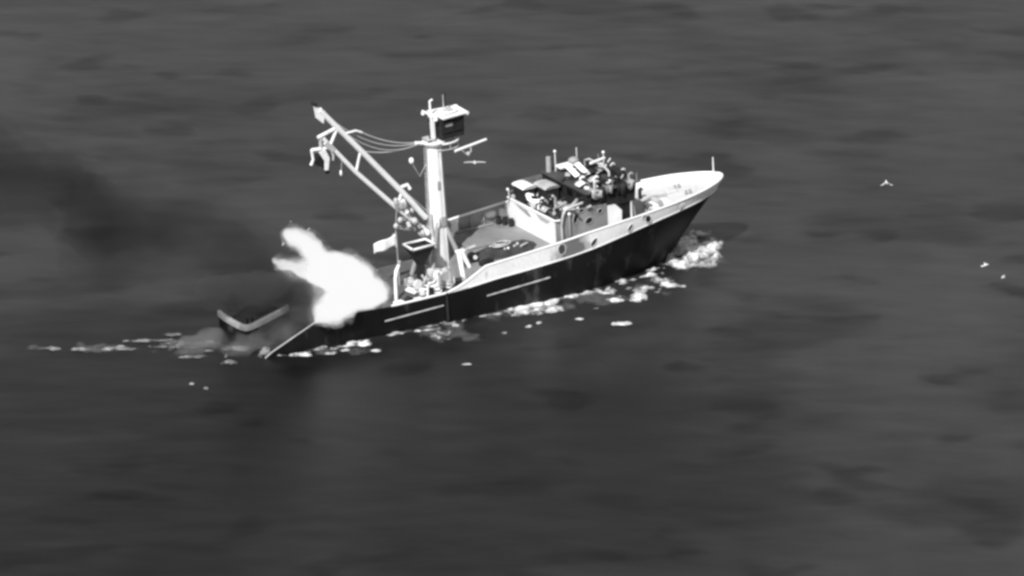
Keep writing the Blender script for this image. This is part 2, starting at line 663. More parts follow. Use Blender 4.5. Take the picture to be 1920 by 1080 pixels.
# stern bulwark: thick pale wall, L-shaped in plan, with a double bollard at its corner
sb = MB()
def wall_run(mb, pts, h0, th):
    """rounded-top wall along pts (tops given), h0 high"""
    rows = []
    for i, p in enumerate(pts):
        p = Vector(p)
        a = Vector(pts[max(i - 1, 0)])
        c = Vector(pts[min(i + 1, len(pts) - 1)])
        d = (c - a)
        d.z = 0
        d.normalize()
        nn = Vector((-d.y, d.x, 0))
        rows.append([p + nn * th - Vector((0, 0, h0)), p + nn * th * 1.0 - Vector((0, 0, .1)), p + nn * th * .6,
                     p - nn * th * .6, p - nn * th * 1.0 - Vector((0, 0, .1)), p - nn * th - Vector((0, 0, h0))])
    mb.grid(rows, True)
    mb.add(rows[0], [tuple(range(6))])
    mb.add(rows[-1], [tuple(range(6))])


wall_run(sb, [(-19.3, .05, 4.1), (-21, .05, 3.7), (-22.6, .05, 3.32), (-23.6, .12, 3.08), (-24.1, .35, 3.0), (-24.3, 1.0, 2.98), (-24.38, 2.5, 2.98), (-24.4, 4.2, 3.02), (-24.35, 5.6, 3.1)], .62, .2)
sbo = sb.build("stern_bulwark", M['mid'], V)
sk = MB()
wall_run(sk, [(-19.4, .05, 3.46), (-21, .05, 3.06), (-22.6, .05, 2.68), (-23.6, .12, 2.44), (-24.1, .35, 2.36), (-24.3, 1.0, 2.34), (-24.38, 2.5, 2.34), (-24.4, 4.2, 2.38), (-24.35, 5.5, 2.46)], 1.4, .14)
sk.build("stern_skirt", M['hull'], sbo)  # lower wall in hull black: the shadow beneath is put into its colour
bo = MB()
for dx in (-.25, .25):
    bo.tube((-23.4 + dx, .75 - dx * .3, 2.2), (-23.4 + dx, .75 - dx * .3, 3.35), .15, .15, 8)
    bo.tube((-23.4 + dx, .75 - dx * .3, 3.3), (-23.4 + dx, .75 - dx * .3, 3.42), .2, .2, 8)
bo.build("mooring_bollard", M['dark'], sbo)
# starboard quarter: bright edge along the slanting side
MB().path([(x, -hb(x, 3) - .02, zk(x) + .06) for x in np.linspace(-19.2, -25.3, 8)], .07, 6).build("ramp_edge_rail", M['mid'], V)

# deckhouse --------------------------------------------------------
HS, HP = -4.4, 4.9           # starboard and port walls
dh = MB()
dh.prism([(10.0, HP, DZ), (10.0, HS, DZ), (10.0, HS, 7.5), (10.0, HP, 7.5)], (.12, 0, 0))
aftw = dh.build("aft_wall", M['clean'], V)
tag(aftw, label="bright white aft wall of the deckhouse")
dk = MB()
dk.prism([(10.13, HS, DZ), (16.4, HS, DZ), (16.4, HS, 8.05), (11.3, HS, 8.35), (11.1, HS, 7.5), (10.13, HS, 7.5)], (0, .1, 0))
dk.prism([(10.13, HP, DZ), (19.8, HP, DZ), (19.8, HP, 9.2), (11.3, HP, 9.2), (11.1, HP, 7.5), (10.13, HP, 7.5)], (0, -.1, 0))
dk.prism([(16.4, HS + .1, DZ), (16.4, HP - .1, DZ), (16.4, HP - .1, 7.9), (16.4, HS + .1, 7.9)], (-.1, 0, 0))
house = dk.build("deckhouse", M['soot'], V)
tag(house, label="grey soot-streaked side walls of the deckhouse")
# openings in the starboard wall
def opening(x, z, w, h, tilt=0, name="window", rim=True, y=HS, parent=house):
    pts, ring = [], []
    for k in range(18):
        a = 2 * pi * k / 18
        ex, ez = cos(a) * w, sin(a) * h
        px, pz = x + ex * cos(tilt) - ez * sin(tilt), z + ex * sin(tilt) + ez * cos(tilt)
        pts.append((px, y - .012, pz))
        ring.append((px, y - .04, pz))
    g = MB().prism(pts, (0, -.025, 0)).build(name, M['glass'], parent)
    if rim:
        MB().path(ring + ring[:1], .05, 5, False).build("window_rim", M['grey'], g)
    return g


opening(12.55, 7.3, .27, .62, -.25)
opening(14.15, 6.7, .48, .36, .25)
opening(13.3, 8.0, .3, .22, 0)
opening(15.55, 7.45, .3, .26, 0)
# white corner panel in front of the grey wall
cp = MB()
cp.prism([(16.5, HS, DZ), (18.0, HS - .2, DZ), (18.1, HS - .2, 7.0), (17.4, HS - .1, 7.75), (16.5, HS, 7.75)], (0, .12, 0))
cp.build("corner_panel", M['white'], V)
# rim round the boat deck with its ragged dodger
rimm = MB()
rimm.path([(10.02, HP + .1, 7.58), (10.0, HS - .05, 7.62), (10.6, HS - .2, 7.6)], .11, 6)
rimm.build("boat_deck_rim", M['white'], V)
MB().prism([(9.97, 3.6, 7.38), (9.97, 1.1, 7.3), (9.97, .2, 6.75), (9.97, .9, 6.7), (9.97, 2.4, 7.05)], (-.02, 0, 0)).build("soot_panel", M['grey'], aftw)
MB().prism([(9.97, -.8, 7.42), (9.97, -3.6, 7.35), (9.97, -2.9, 6.95), (9.97, -1.6, 7.0)], (-.02, 0, 0)).build("soot_panel", M['mid'], aftw)
MB().prism([(10.14, HS + .12, 7.5), (16.3, HS + .12, 7.5), (16.3, HP - .12, 7.5), (10.14, HP - .12, 7.5)], (0, 0, .12)).build("boat_deck", M['boatdeck'], V)

# wheelhouse --------------------------------------------------------
wh = MB()
X0, X1, Z0, Z1 = 14.1, 19.9, 7.62, 9.55
Y0, Y1 = -4.3, 4.6
wh.prism([(X0, Y0, Z0), (X1, Y0, Z0), (X1 + .25, Y0, Z1), (X0, Y0, Z1)], (0, .1, 0))
wh.prism([(X0, Y1, Z0), (X1, Y1, Z0), (X1 + .25, Y1, Z1), (X0, Y1, Z1)], (0, -.1, 0))
wh.prism([(X0, Y0 + .1, Z0), (X0, Y1 - .1, Z0), (X0, Y1 - .1, Z1), (X0, Y0 + .1, Z1)], (.1, 0, 0))
wh.prism([(X1, Y0 + .1, Z0), (X1, Y1 - .1, Z0), (X1 + .25, Y1 - .1, Z1), (X1 + .25, Y0 + .1, Z1)], (-.1, 0, 0))
wh.prism([(X0, Y0 + .1, Z0), (X1 - .1, Y0 + .1, Z0), (X1 - .1, Y1 - .1, Z0), (X0, Y1 - .1, Z0)], (0, 0, .08))
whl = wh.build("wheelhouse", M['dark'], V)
tag(whl, label="dark fire-blackened wheelhouse on top of the deckhouse")
MB().prism([(X0 - .2, Y0 - .25, Z1), (X1 + .7, Y0 - .25, Z1), (X1 + .7, Y1 + .25, Z1), (X0 - .2, Y1 + .25, Z1)], (0, 0, .12)).build("wheelhouse_roof", M['boatdeck'], V)
for i, x in enumerate(np.arange(14.5, 19.4, 1.12)):
    w = MB().prism([(x, Y0 - .012, 8.55), (x + .82, Y0 - .012, 8.55), (x + .86, Y0 - .012, 9.25), (x, Y0 - .012, 9.25)], (0, -.02, 0)).build("wheelhouse_window", M['glass'], whl)
    MB().path([(x, Y0 - .04, 8.5), (x + .84, Y0 - .04, 8.5), (x + .88, Y0 - .04, 9.3), (x, Y0 - .04, 9.3), (x, Y0 - .04, 8.5)], .03, 4).build("window_frame", M['dark'], w)
for y in (-2.9, -.9, 1.1, 3.1):
    w = MB().prism([(X0 - .012, y - .55, 8.5), (X0 - .012, y + .55, 8.5), (X0 - .012, y + .55, 9.2), (X0 - .012, y - .55, 9.2)], (-.02, 0, 0)).build("wheelhouse_window", M['glass'], whl)
# post under the front overhang, black box painting in the shadow of the recess behind it
MB().path([(19.5, -4.15, 5.1), (19.55, -4.15, 7.6)], .11, 8).build("overhang_post", M['white'], V)
MB().path([(20.2, -3.9, 5.15), (19.8, -3.95, 7.7)], .07, 6).build("overhang_post", M['mid'], V)
MB().box((18.1, .2, 6.3), (3.0, 8.4, 2.5)).build("recess_shade", M['black'], V)
# front bulkhead rising to the foredeck, seen as a white corner to port
MB().prism([(20.4, 4.9, 5.0), (23.2, 4.25, 5.2), (23.0, 4.3, 6.4), (20.6, 4.85, 7.35)], (0, -.12, 0)).build("side_screen", M['white'], V)
# side ducting on the deckhouse corner
MB().path([(10.75, -4.62, 5.1), (10.7, -4.64, 7.0), (10.9, -4.64, 8.0), (11.2, -4.62, 8.55), (12.1, -4.6, 8.75), (13.4, -4.58, 8.9)], .14, 8).build("exhaust_pipe", M['mid'], V)
MB().path([(11.75, -4.55, 5.6), (11.75, -4.55, 7.9)], .10, 8).build("vent_pipe", M['grey'], V)
MB().ball((11.75, -4.55, 8.02), .19, 8).build("vent_cap", M['white'], V)
MB().path([(13.9, -4.55, 8.2), (14.4, -4.55, 8.3)], .16, 8).build("side_lamp", M['mid'], whl)

# boat deck casings: dark sides, white tops
def casing(x, y, z, dx, dy, dz, topm, name="engine_casing"):
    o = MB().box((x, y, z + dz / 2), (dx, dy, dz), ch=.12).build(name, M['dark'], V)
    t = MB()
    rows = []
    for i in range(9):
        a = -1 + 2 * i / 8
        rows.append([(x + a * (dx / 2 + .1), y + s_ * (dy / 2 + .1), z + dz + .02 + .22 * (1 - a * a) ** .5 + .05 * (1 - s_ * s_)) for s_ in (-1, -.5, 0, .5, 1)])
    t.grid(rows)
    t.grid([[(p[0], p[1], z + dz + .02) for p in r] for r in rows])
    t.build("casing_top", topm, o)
    return o


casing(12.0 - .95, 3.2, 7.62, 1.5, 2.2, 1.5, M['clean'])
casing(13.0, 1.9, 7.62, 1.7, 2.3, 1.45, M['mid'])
MB().path([(10.6, 1.75, 8.7), (10.5, 1.35, 8.3), (10.55, .9, 8.15), (11.2, .3, 8.15), (11.6, .35, 8.4)], [.30, .28, .26, .26, .24], 9).build("bent_duct", M['clean'], V)
MB().ball((10.65, -1.5, 7.95), .30, 8, (1.3, 1, .8)).build("vent_cowl", M['clean'], V)
MB().ball((10.75, -2.3, 7.85), .22, 8).build("vent_cowl", M['mid'], V)
MB().ball((10.75, -3.2, 7.9), .26, 8).build("vent_cowl", M['grey'], V)
for k, (y, h) in enumerate(((-2.7, .9), (-3.7, .7), (-.7, .8))):
    MB().path([(11.45, y, 7.62), (11.45, y, 7.62 + h), (11.2, y, 7.75 + h)], .12, 7).build("gooseneck_vent", M['mid'], V)
MB().path([(10.05, 4.75, 7.62), (10.05, 4.75, 8.45)], .05, 6).build("rail_post", M['white'], V)
MB().ball((10.05, 4.95, 8.45), .16, 8).build("stern_lamp", M['clean'], V)
MB().path([(10.06, 4.9, 8.2), (12.2, 4.75, 8.35)], .035, 5).build("hand_rail", M['mid'], V)

# wheelhouse top gear
RZ = 9.67
MB().path([(14.6, 4.0, RZ), (14.6, 4.0, RZ + 1.6)], [.3, .26], 9).build("exhaust_stack", M['grey'], V)
MB().path([(12.7, -.2, 7.62), (12.7, -.2, 8.4), (12.4, -.2, 8.65)], .16, 7).build("gooseneck_vent", M['mid'], V)
MB().box((12.9, -1.2, 7.95), (.9, .7, .4)).build("roof_hatch", M['mid'], V)
MB().box((12.6, -2.4, 7.9), (1.6, .5, .24), Matrix.Rotation(.3, 3, 'Z')).build("roof_hatch", M['mid'], V)
MB().path([(11.9, -3.9, 8.15), (12.6, -3.6, 8.4), (13.3, -3.2, 8.5), (13.9, -2.6, 8.5)], .2, 7).build("canvas_roll", M['mid'], V)
# inclined white liferaft racks
def slat(x, y):
    MB().box((x, y, RZ + .72), (.62, 2.3, .16), Matrix.Rotation(.28, 3, 'X') @ Matrix.Rotation(-.25, 3, 'Y')).build("rack_board", M['clean'], V)
slat(15.6, .9)
slat(16.7, .7)
MB().box((16.1, .8, RZ + .25), (1.5, 1.6, .42)).build("rack_base", M['dark'], V)
# radar mast: arch, scanner bar, dome
MB().path([(18.0, -2.6, RZ), (18.0, -2.5, RZ + 1.0), (18.0, -1.6, RZ + 1.35), (18.0, 1.3, RZ + 1.35), (18.0, 2.2, RZ + 1.0), (18.0, 2.3, RZ)], .13, 8).build("radar_arch", M['mid'], V)
MB().box((18.0, -.3, RZ + 1.62), (2.2, .28, .24), Matrix.Rotation(.25, 3, 'Z')).build("radar_scanner", M['clean'], V)
MB().path([(18.0, -.3, RZ + 1.4), (18.0, -.3, RZ + 1.6)], .14, 8).build("scanner_pedestal", M['mid'], V)
MB().ball((17.0, 2.9, RZ + .95), .5, 10, (1.2, 1.2, .85)).build("satellite_dome", M['grey'], V)
MB().box((16.2, 3.0, RZ + .62), (2.1, 1.0, .3)).build("roof_locker", M['clean'], V)
MB().ball((17.6, -3.3, RZ + .25), .34, 10, (1.8, .9, .6)).build("search_light", M['clean'], V)
MB().box((17.1, -2.9, RZ + .15), (1.1, .8, .3)).build("roof_hatch", M['soot'], V)
MB().path([(15.2, 3.6, RZ), (15.2, 3.6, RZ + 2.2)], .06, 6).build("aerial", M['white'], V)
MB().ball((15.2, 3.6, RZ + 2.2), .16, 8).build("mast_lamp", M['clean'], V)
MB().path([(17.9, 3.7, RZ), (17.9, 3.7, RZ + 2.0)], .05, 6).build("aerial", M['white'], V)
MB().path([(19.3, .6, RZ), (19.3, .6, RZ + 2.0)], .06, 6).build("aerial", M['white'], V)
MB().ball((19.3, .6, RZ + 2.0), .17, 8).build("mast_lamp", M['clean'], V)
MB().path([(18.9, -.4, RZ + .9), (20.3, .9, RZ + 1.0)], .09, 6).build("aerial_yard", M['clean'], V)
MB().path([(19.5, 2.0, RZ), (19.5, 2.0, RZ + 1.4)], .04, 6).build("aerial", M['mid'], V)
MB().box((19.4, -1.6, RZ + .4), (.9, 2.4, .8)).build("roof_console", M['dark'], V)
for x in (14.4, 17.2, 20.2):
    MB().path([(x, Y0 - .1, RZ), (x, Y0 - .1, RZ + .9)], .03, 5).build("rail_post", M['mid'], V)

# loose gear and burnt fittings heaped on the house tops
for i in range(72):
    onroof = i % 2 == 0
    if onroof:
        x, y, z = RNG.uniform(14.4, 19.8), RNG.uniform(-4.1, 4.3), RZ
    else:
        x, y, z = RNG.uniform(10.4, 13.7), RNG.uniform(-4.0, 4.4), 7.62
    mm_ = M[RNG.choice(['clean', 'mid', 'grey', 'dark', 'soot', 'black', 'white', 'dark'])]
    k = (i // 2) % 4
    sc_ = RNG.uniform(.7, 1.25)
    if k == 0:
        a0 = RNG.uniform(0, 6.28)
        pts = [(x + j * .3 * sc_ * cos(a0 + .25 * j), y + j * .3 * sc_ * sin(a0 + .25 * j), z + .13 + .28 * sin(j * .8)) for j in range(5)]
        MB().path(pts, .12, 7).build("fuel_hose", mm_, V)
    elif k == 1:
        MB().box((x, y, z + .22 * sc_), (.9 * sc_, .55 * sc_, .42 * sc_), Matrix.Rotation(RNG.uniform(0, 3), 3, 'Z')).build("gear_box", mm_, V)
    elif k == 2:
        MB().path([(x, y, z), (x, y, z + .75 * sc_), (x + .22, y - .1, z + .95 * sc_), (x + .4, y - .1, z + .8 * sc_)], .13, 7).build("gooseneck_vent", mm_, V)
    else:
        n_ = 9
        rows = []
        for p_ in range(n_):
            a_ = p_ / (n_ - 1) - .5
            rows.append([(x + a_ * 1.6 * sc_, y + b_ * 1.1, z + .25 + .35 * cos(a_ * 3) + .1 * noise.noise(Vector((a_ * 4, b_ * 3, i)))) for b_ in (-.5, -.25, 0, .25, .5)])
        o_ = MB().grid(rows).build("canvas_cover", mm_, V)
        o_.modifiers.new("solid", 'SOLIDIFY').thickness = .05

# scorched canvas hanging over the starboard edge of the wheelhouse top
for i, (x, w_, h_, mk) in enumerate(((14.6, 1.3, .9, 'mid'), (16.3, .8, .6, 'soot'), (17.7, 1.2, 1.1, 'dark'), (19.0, .9, .7, 'grey'), (15.6, .5, 1.2, 'dark'))):
    rows = []
    for p_ in range(9):
        a_ = p_ / 8
        rows.append([(x + a_ * w_, -3.6 - .95 * min(1, b_ * 2) - .06 * sin(a_ * 9 + i), RZ + .12 + .1 * sin(a_ * 6 + i) - max(0, b_ - .5) * 2 * h_ * (.7 + .5 * abs(sin(a_ * 4 + i)))) for b_ in (0, .25, .5, .75, 1)])
    o_ = MB().grid(rows).build("hanging_canvas", M[mk], V)
    o_.modifiers.new("solid", 'SOLIDIFY').thickness = .04

# foredeck gear -----------------------------------------------------
MB().path([(32.4, 0, 5.6), (32.4, 0, 8.3)], [.09, .06], 7).build("jack_staff", M['clean'], V)
MB().path([(23.9, 1.2, 5.25), (23.9, 1.2, 6.2), (24.15, 1.1, 6.4)], [.2, .2, .24], 9).build("deck_ventilator", M['dark'], V)
wb = MB()
wall_run(wb, [(22.6, -2.0, 5.55), (23.4, -.4, 5.62), (25.0, .35, 5.62), (26.4, -.1, 5.6)], .45, .12)
wb.build("breakwater", M['grey'], V)
wn_ = MB()
wn_.box((24.2, -1.6, 5.42), (2.6, 1.2, .4))
wlass = wn_.build("windlass", M['clean'], V)
MB().tube((24.2, -2.4, 5.75), (24.2, -.9, 5.75), .3, .3, 12).build("windlass_drum", M['mid'], wlass)
for x, y in ((28.2, -1.1), (28.2, 1.1), (21.8, -3.4)):
    b_ = MB()
    b_.tube((x, y, 5.2), (x, y, 5.85), .14, .14, 8)
    b_.tube((x + .5, y, 5.2), (x + .5, y, 5.85), .14, .14, 8)
    b_.build("mooring_bollard", M['grey'], V)
MB().box((27.4, .7, 5.48), (1.3, 1.1, .3)).build("deck_hatch", M['foredeck'], V)

# mast ----------------------------------------------------------------
MX = -1.35
mp_ = MB()
mp_.path([(MX, 0, 3.1), (MX, 0, 7.5), (MX + .03, 0, 12), (MX + .06, 0, 17.6)], [1.12, 1.02, .92, .80], 20)
mast = mp_.build("mast", M['mast'], V)
MB().path([(MX + .95, -.35, 3.1), (MX + .9, -.3, 9), (MX + .82, -.25, 17.4)], [.14, .12, .1], 8).build("mast_pipe", M['mid'], mast)
MB().path([(MX + .45, -.98, 4), (MX + .42, -.86, 10), (MX + .4, -.76, 17)], [.09, .09, .08], 8).build("mast_pipe", M['white'], mast)
# ladder: stiles and rungs
for dy in (-.2, .2):
    MB().path([(MX - 1.12, dy, 8.0), (MX - .92, dy, 17.5)], .035, 5).build("ladder_stile", M['mid'], mast)
for k in range(24):
    z = 8.2 + k * .39
    x = MX - 1.12 + .2 * (z - 8) / 9.5
    MB().path([(x, -.2, z), (x, .2, z)], .03, 4).build("ladder_rung", M['mid'], mast)
MB().box((MX - .1, -.95, 13.2), (.3, .14, .9)).build("junction_box", M['grey'], mast)
MB().box((MX + .15, -1.0, 9.2), (.55, .2, 1.1)).build("junction_box", M['grey'], mast)
# bracing legs at the mast foot
for a, b_ in (((MX - .4, -.8, 9.2), (MX - 2.3, -2.0, 3.1)), ((MX - .4, .8, 9.2), (MX - 2.3, 2.0, 3.1)), ((MX + .5, -.7, 8.6), (MX + 1.5, -1.9, 4.8))):
    MB().path([a, b_], [.22, .28], 8).build("mast_leg", M['grey'], mast)
MB().path([(MX - 1.0, -.6, 10.2), (MX - 1.15, -.75, 9.0), (MX - 1.0, -.8, 7.9)], .12, 6).build("mast_cleat", M['mid'], mast)
MB().path([(MX - .5, -1.1, 9.8), (MX - .5, -1.25, 9.2), (MX - .5, -1.0, 8.6)], .1, 6).build("mast_cleat", M['white'], mast)
# lookout platform and crow's nest
MB().tube((MX + .1, 0, 17.5), (MX + .1, 0, 17.72), 1.15, 1.25, 18).build("lookout_platform", M['mast'], mast)
ring = [(MX + 1.35 + 1.5 * cos(a), -.1 + 1.15 * sin(a), 17.55) for a in [2 * pi * k / 20 for k in range(21)]]
MB().path(ring, .11, 6, False).build("guard_ring", M['mast'], mast)
ring2 = [(MX + 1.35 + 1.5 * cos(a), -.1 + 1.15 * sin(a), 16.9) for a in [2 * pi * k / 20 for k in range(21)]]
for k in range(0, 20, 3):
    MB().path([ring[k], ring2[k]], .04, 5).build("guard_post", M['mid'], mast)
MB().path(ring2, .07, 6, False).build("guard_ring", M['mid'], mast)
nest = MB()
NX0, NX1, NY0, NY1, NZ0, NZ1 = -.75, 1.85, -1.0, 1.0, 18.0, 20.35
nest.prism([(NX0, NY0, NZ0), (NX1, NY0, NZ0), (NX1 + .1, NY0, NZ1), (NX0, NY0, NZ1)], (0, .08, 0))
nest.prism([(NX0, NY1, NZ0), (NX1, NY1, NZ0), (NX1 + .1, NY1, NZ1), (NX0, NY1, NZ1)], (0, -.08, 0))
nest.prism([(NX1, NY0 + .08, NZ0), (NX1, NY1 - .08, NZ0), (NX1 + .1, NY1 - .08, NZ1), (NX1 + .1, NY0 + .08, NZ1)], (-.08, 0, 0))
nest.prism([(NX0, NY0 + .08, NZ0), (NX0, NY1 - .08, NZ0), (NX0, NY1 - .08, NZ1), (NX0, NY0 + .08, NZ1)], (.08, 0, 0))
nest.prism([(NX0, NY0 + .08, NZ0), (NX1 - .08, NY0 + .08, NZ0), (NX1 - .08, NY1 - .08, NZ0), (NX0, NY1 - .08, NZ0)], (0, 0, .08))
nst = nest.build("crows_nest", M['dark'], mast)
tag(nst, label="dark lookout cabin with a white roof at the masthead")
MB().prism([(NX0 - .1, NY0 - .6, NZ1), (NX1 + .4, NY0 - .35, NZ1), (NX1 + .45, NY1 + .4, NZ1), (NX0 - .1, NY1 + .75, NZ1)], (0, 0, .14)).build("nest_roof", M['clean'], mast)
MB().path([(NX1 + .3, NY0 - .4, NZ1 + .1), (NX1 + .42, NY1 + .3, NZ1 + .12)], .12, 6).build("roof_lamp_bar", M['clean'], mast)
# white column and ladder trunk on the aft side of the nest
MB().box((NX0 - .5, .15, 19.2), (.5, .6, 2.9)).build("nest_column", M['clean'], mast)
MB().box((NX0 - .77, .15, 20.1), (.04, .28, .5)).build("column_slot", M['black'], mast)
MB().path([(NX0 - .5, 1.9, 20.45), (NX0 - .5, -.9, 20.5)], .13, 6).build("nest_yard", M['clean'], mast)
MB().path([(NX0 - .5, .25, 20.6), (NX0 - .5, .25, 22.0), (NX0 - .25, .1, 22.15)], .12, 7).build("mast_stub", M['clean'], mast)
MB().path([(.35, .3, 20.5), (.35, .3, 22.3)], .06, 6).build("aerial", M['mid'], mast)
MB().path([(.75, .5, 20.5), (.75, .5, 22.4)], .04, 6).build("aerial", M['dark'], mast)
MB().box((.2, NY0 - .03, 19.45), (.95, .05, .34)).build("nest_window", M['grey'], mast)
MB().box((NX0 - .9, .2, 18.05), (1.0, 1.2, .16)).build("nest_step", M['mid'], mast)
for x in (NX0 + .3, .55, NX1 - .2):
    MB().path([(x, NY0 - .07, NZ0), (x + .04, NY0 - .07, NZ1)], .05, 5).build("nest_frame", M['dark'], mast)
MB().path([(NX0, NY0 - .1, 18.75), (NX1 + .05, NY0 - .1, 18.75)], .06, 5).build("nest_frame", M['dark'], mast)
for p in ((NX0 - .5, 1.8, 20.2), (NX0 - .5, -.8, 20.25), (NX1 + .4, -1.2, 20.3), (NX1 + .5, 1.2, 20.35)):
    MB().ball(p, .22, 8).build("deck_lamp", M['clean'], mast)
MB().box((.9, .2, 20.62), (.7, .5, .28)).build("roof_box", M['mid'], mast)
MB().path([(-.3, -.9, 20.55), (1.4, -.8, 20.6), (1.9, .6, 20.6)], .05, 5).build("roof_rail", M['grey'], mast)
MB().path([(NX0 - 1.0, -.2, 18.1), (NX0 - 1.05, -.2, 20.3)], .07, 6).build("nest_ladder", M['dark'], mast)
# yards
MB().path([(MX + 1.9, -1.2, 16.55), (MX + 6.0, -.6, 16.75)], [.16, .13], 7).build("signal_yard", M['clean'], mast)
MB().path([(MX - .7, 0, 17.65), (MX - 2.0, .1, 17.95)], [.2, .2], 7).build("yard_bracket", M['clean'], mast)
MB().path([(MX + 2.6, -1.1, 16.6), (MX + 3.2, -1.1, 15.9), (MX + 3.9, -1.0, 16.0), (MX + 3.9, -1.0, 16.65)], .09, 6).build("lamp_bracket", M['mid'], mast)
MB().ball((MX + 3.5, -1.05, 15.85), .24, 8).build("deck_lamp", M['mid'], mast)
MB().ball((-3.95, 0, 16.2), .27, 9, (1, 1, 1.3)).build("deck_lamp", M['clean'], mast)
MB().path([(-3.95, 0, 16.0), (-3.1, 0, 14.3), (MX - .7, 0, 15.7)], .05, 6).build("lamp_bracket", M['mid'], mast)

# boom ------------------------------------------------------------------
boom_up = [(-2.7, 0, 9.7), (-5.3, 0, 13.15), (-9.4, 0, 18.2), (-14.2, 0, 24.0)]
boom_lo = [(-2.8, 0, 8.3), (-6.34, 0, 11.9), (-10.6, 0, 16.6), (-14.0, 0, 20.9)]
b1 = MB().path(boom_up, [.31, .31, .3, .29], 10)
boom = b1.build("boom", M['clean'], V)
b2 = MB().path(boom_lo, [.24, .25, .24, .22], 10)
b2.build("boom_chord", M['clean'], boom)
def lerp3(p, q, t): return tuple(p[i] + (q[i] - p[i]) * t for i in range(3))
for a, b_, r in (((-9.75, 0, 18.65), (-10.45, 0, 16.45), .15), ((-12.25, 0, 21.65), (-13.2, 0, 20.0), .17), ((-5.3, 0, 13.1), (-6.0, 0, 11.6), .16), ((-12.6, 0, 21.6), (-14.6, 0, 21.1), .2)):
    MB().path([a, b_], r, 8).build("boom_strut", M['mast'], boom)
MB().prism([(-13.6, -.18, 23.75), (-14.75, -.18, 24.55), (-14.6, -.18, 23.2), (-13.9, -.18, 22.5)], (0, .36, 0)).build("boom_head", M['clean'], boom)
MB().path([(-11.4, -.2, 20.9), (-10.3, -.2, 20.95), (-9.6, -.2, 20.6)], .12, 7).build("boom_bracket", M['clean'], boom)
MB().box((-13.4, 0, 19.9), (1.5, .5, .55), Matrix.Rotation(.85, 3, 'Y')).build("boom_end_plate", M['mid'], boom)
MB().tube((-14.75, -.35, 24.75), (-14.75, .35, 24.75), .18, .18, 10).build("boom_sheave", M['dark'], boom)
# topping winch and knobbly hydraulics on the boom heel
for i in range(27):
    t = RNG.random()
    c = Vector(lerp3((-5.9, 0, 12.5), (-2.9, 0, 8.3), t)) + Vector((RNG.uniform(-.6, .5), RNG.uniform(-.7, .7), RNG.uniform(-.7, .5)))
    if i % 3 == 0:
        MB().ball(c, RNG.uniform(.25, .4), 8).build("hydraulic_fitting", M['clean' if i % 2 else 'mid'], boom)
    elif i % 3 == 1:
        MB().tube(c, c + Vector((RNG.uniform(-.5, .5), RNG.uniform(-.6, .6), RNG.uniform(-.4, .4))), .24, .24, 8).build("hydraulic_ram", M['mid' if i % 2 else 'grey'], boom)
    else:
        MB().box(c, (.75, .5, .5), Matrix.Rotation(RNG.uniform(0, 1.5), 3, 'Y')).build("winch_bracket", M['mast' if i % 2 else 'grey'], boom)
MB().path([(-5.2, .3, 13.5), (-4.4, .4, 13.6), (-4.2, .2, 13.1)], .2, 7).build("topping_winch", M['clean'], boom)
for p in ((-6.2, .0, 9.6), (-6.3, .3, 8.4), (-5.9, -.4, 10.3)):
    MB().ball(p, .3, 9, (1, .8, 1.1)).build("snatch_block", M['mid'], boom)
MB().path([(-6.0, 0, 11.8), (-6.25, .2, 8.5)], .04, 5).build("tackle_rope", M['wire'], boom)
MB().box((-4.9, .2, 9.0), (2.2, .4, .4), Matrix.Rotation(.35, 3, 'Y')).build("heel_beam", M['grey'], boom)

# rigging: sagging wires
def wire(a, b_, sag, r=.035, n=12):
    a, b_ = Vector(a), Vector(b_)
    pts = []
    for i in range(n + 1):
        t = i / n
        p = a.lerp(b_, t)
        p.z -= sag * 4 * t * (1 - t)
        pts.append(p)
    MB().path(pts, r, 5).build("rigging_wire", M['wire'], V)


wire((-14.3, .15, 24.2), (-2.9, .1, 17.9), 1.7, .05)
wire((-14.3, -.15, 24.1), (-2.9, -.1, 17.9), 2.2, .045)
wire((-9.5, 0, 18.5), (-2.9, 0, 17.8), .45, .055)
wire((-9.6, .1, 20.6), (-2.9, .1, 17.95), .5, .06)
wire((-2.2, -.2, 9.9), (-5.3, .2, 13.3), -.2, .04)
wire((-12.0, 0, 18.2), (-12.15, 0, 16.9), 0, .03)
MB().ball((-12.2, 0, 16.75), .2, 8, (.7, .7, 1.6)).build("cargo_hook", M['clean'], boom)

# deck machinery round the mast foot ------------------------------------
hop = MB()
c0 = (-4.7, -1.9)
top = [(-6.0, -2.9), (-3.4, -2.9), (-3.4, -.9), (-6.0, -.9)]
bot = [(-5.05, -2.25), (-4.4, -2.25), (-4.4, -1.6), (-5.05, -1.6)]
vs = [(x, y, 7.75) for x, y in top] + [(x, y, 5.6) for x, y in bot] + [(x, y, 3.1) for x, y in bot]
hop.add(vs, [(0, 1, 5, 4), (1, 2, 6, 5), (2, 3, 7, 6), (3, 0, 4, 7), (4, 5, 9, 8), (5, 6, 10, 9), (6, 7, 11, 10), (7, 4, 8, 11)])
hp = hop.build("net_hopper", M['dark'], V)
MB().path([(x, y, 7.78) for x, y in top + top[:1]], .14, 6, False).build("hopper_rim", M['clean'], hp)
MB().prism([(x, y, 7.4) for x, y in top], (0, 0, .05)).build("hopper_floor", M['dark'], hp)
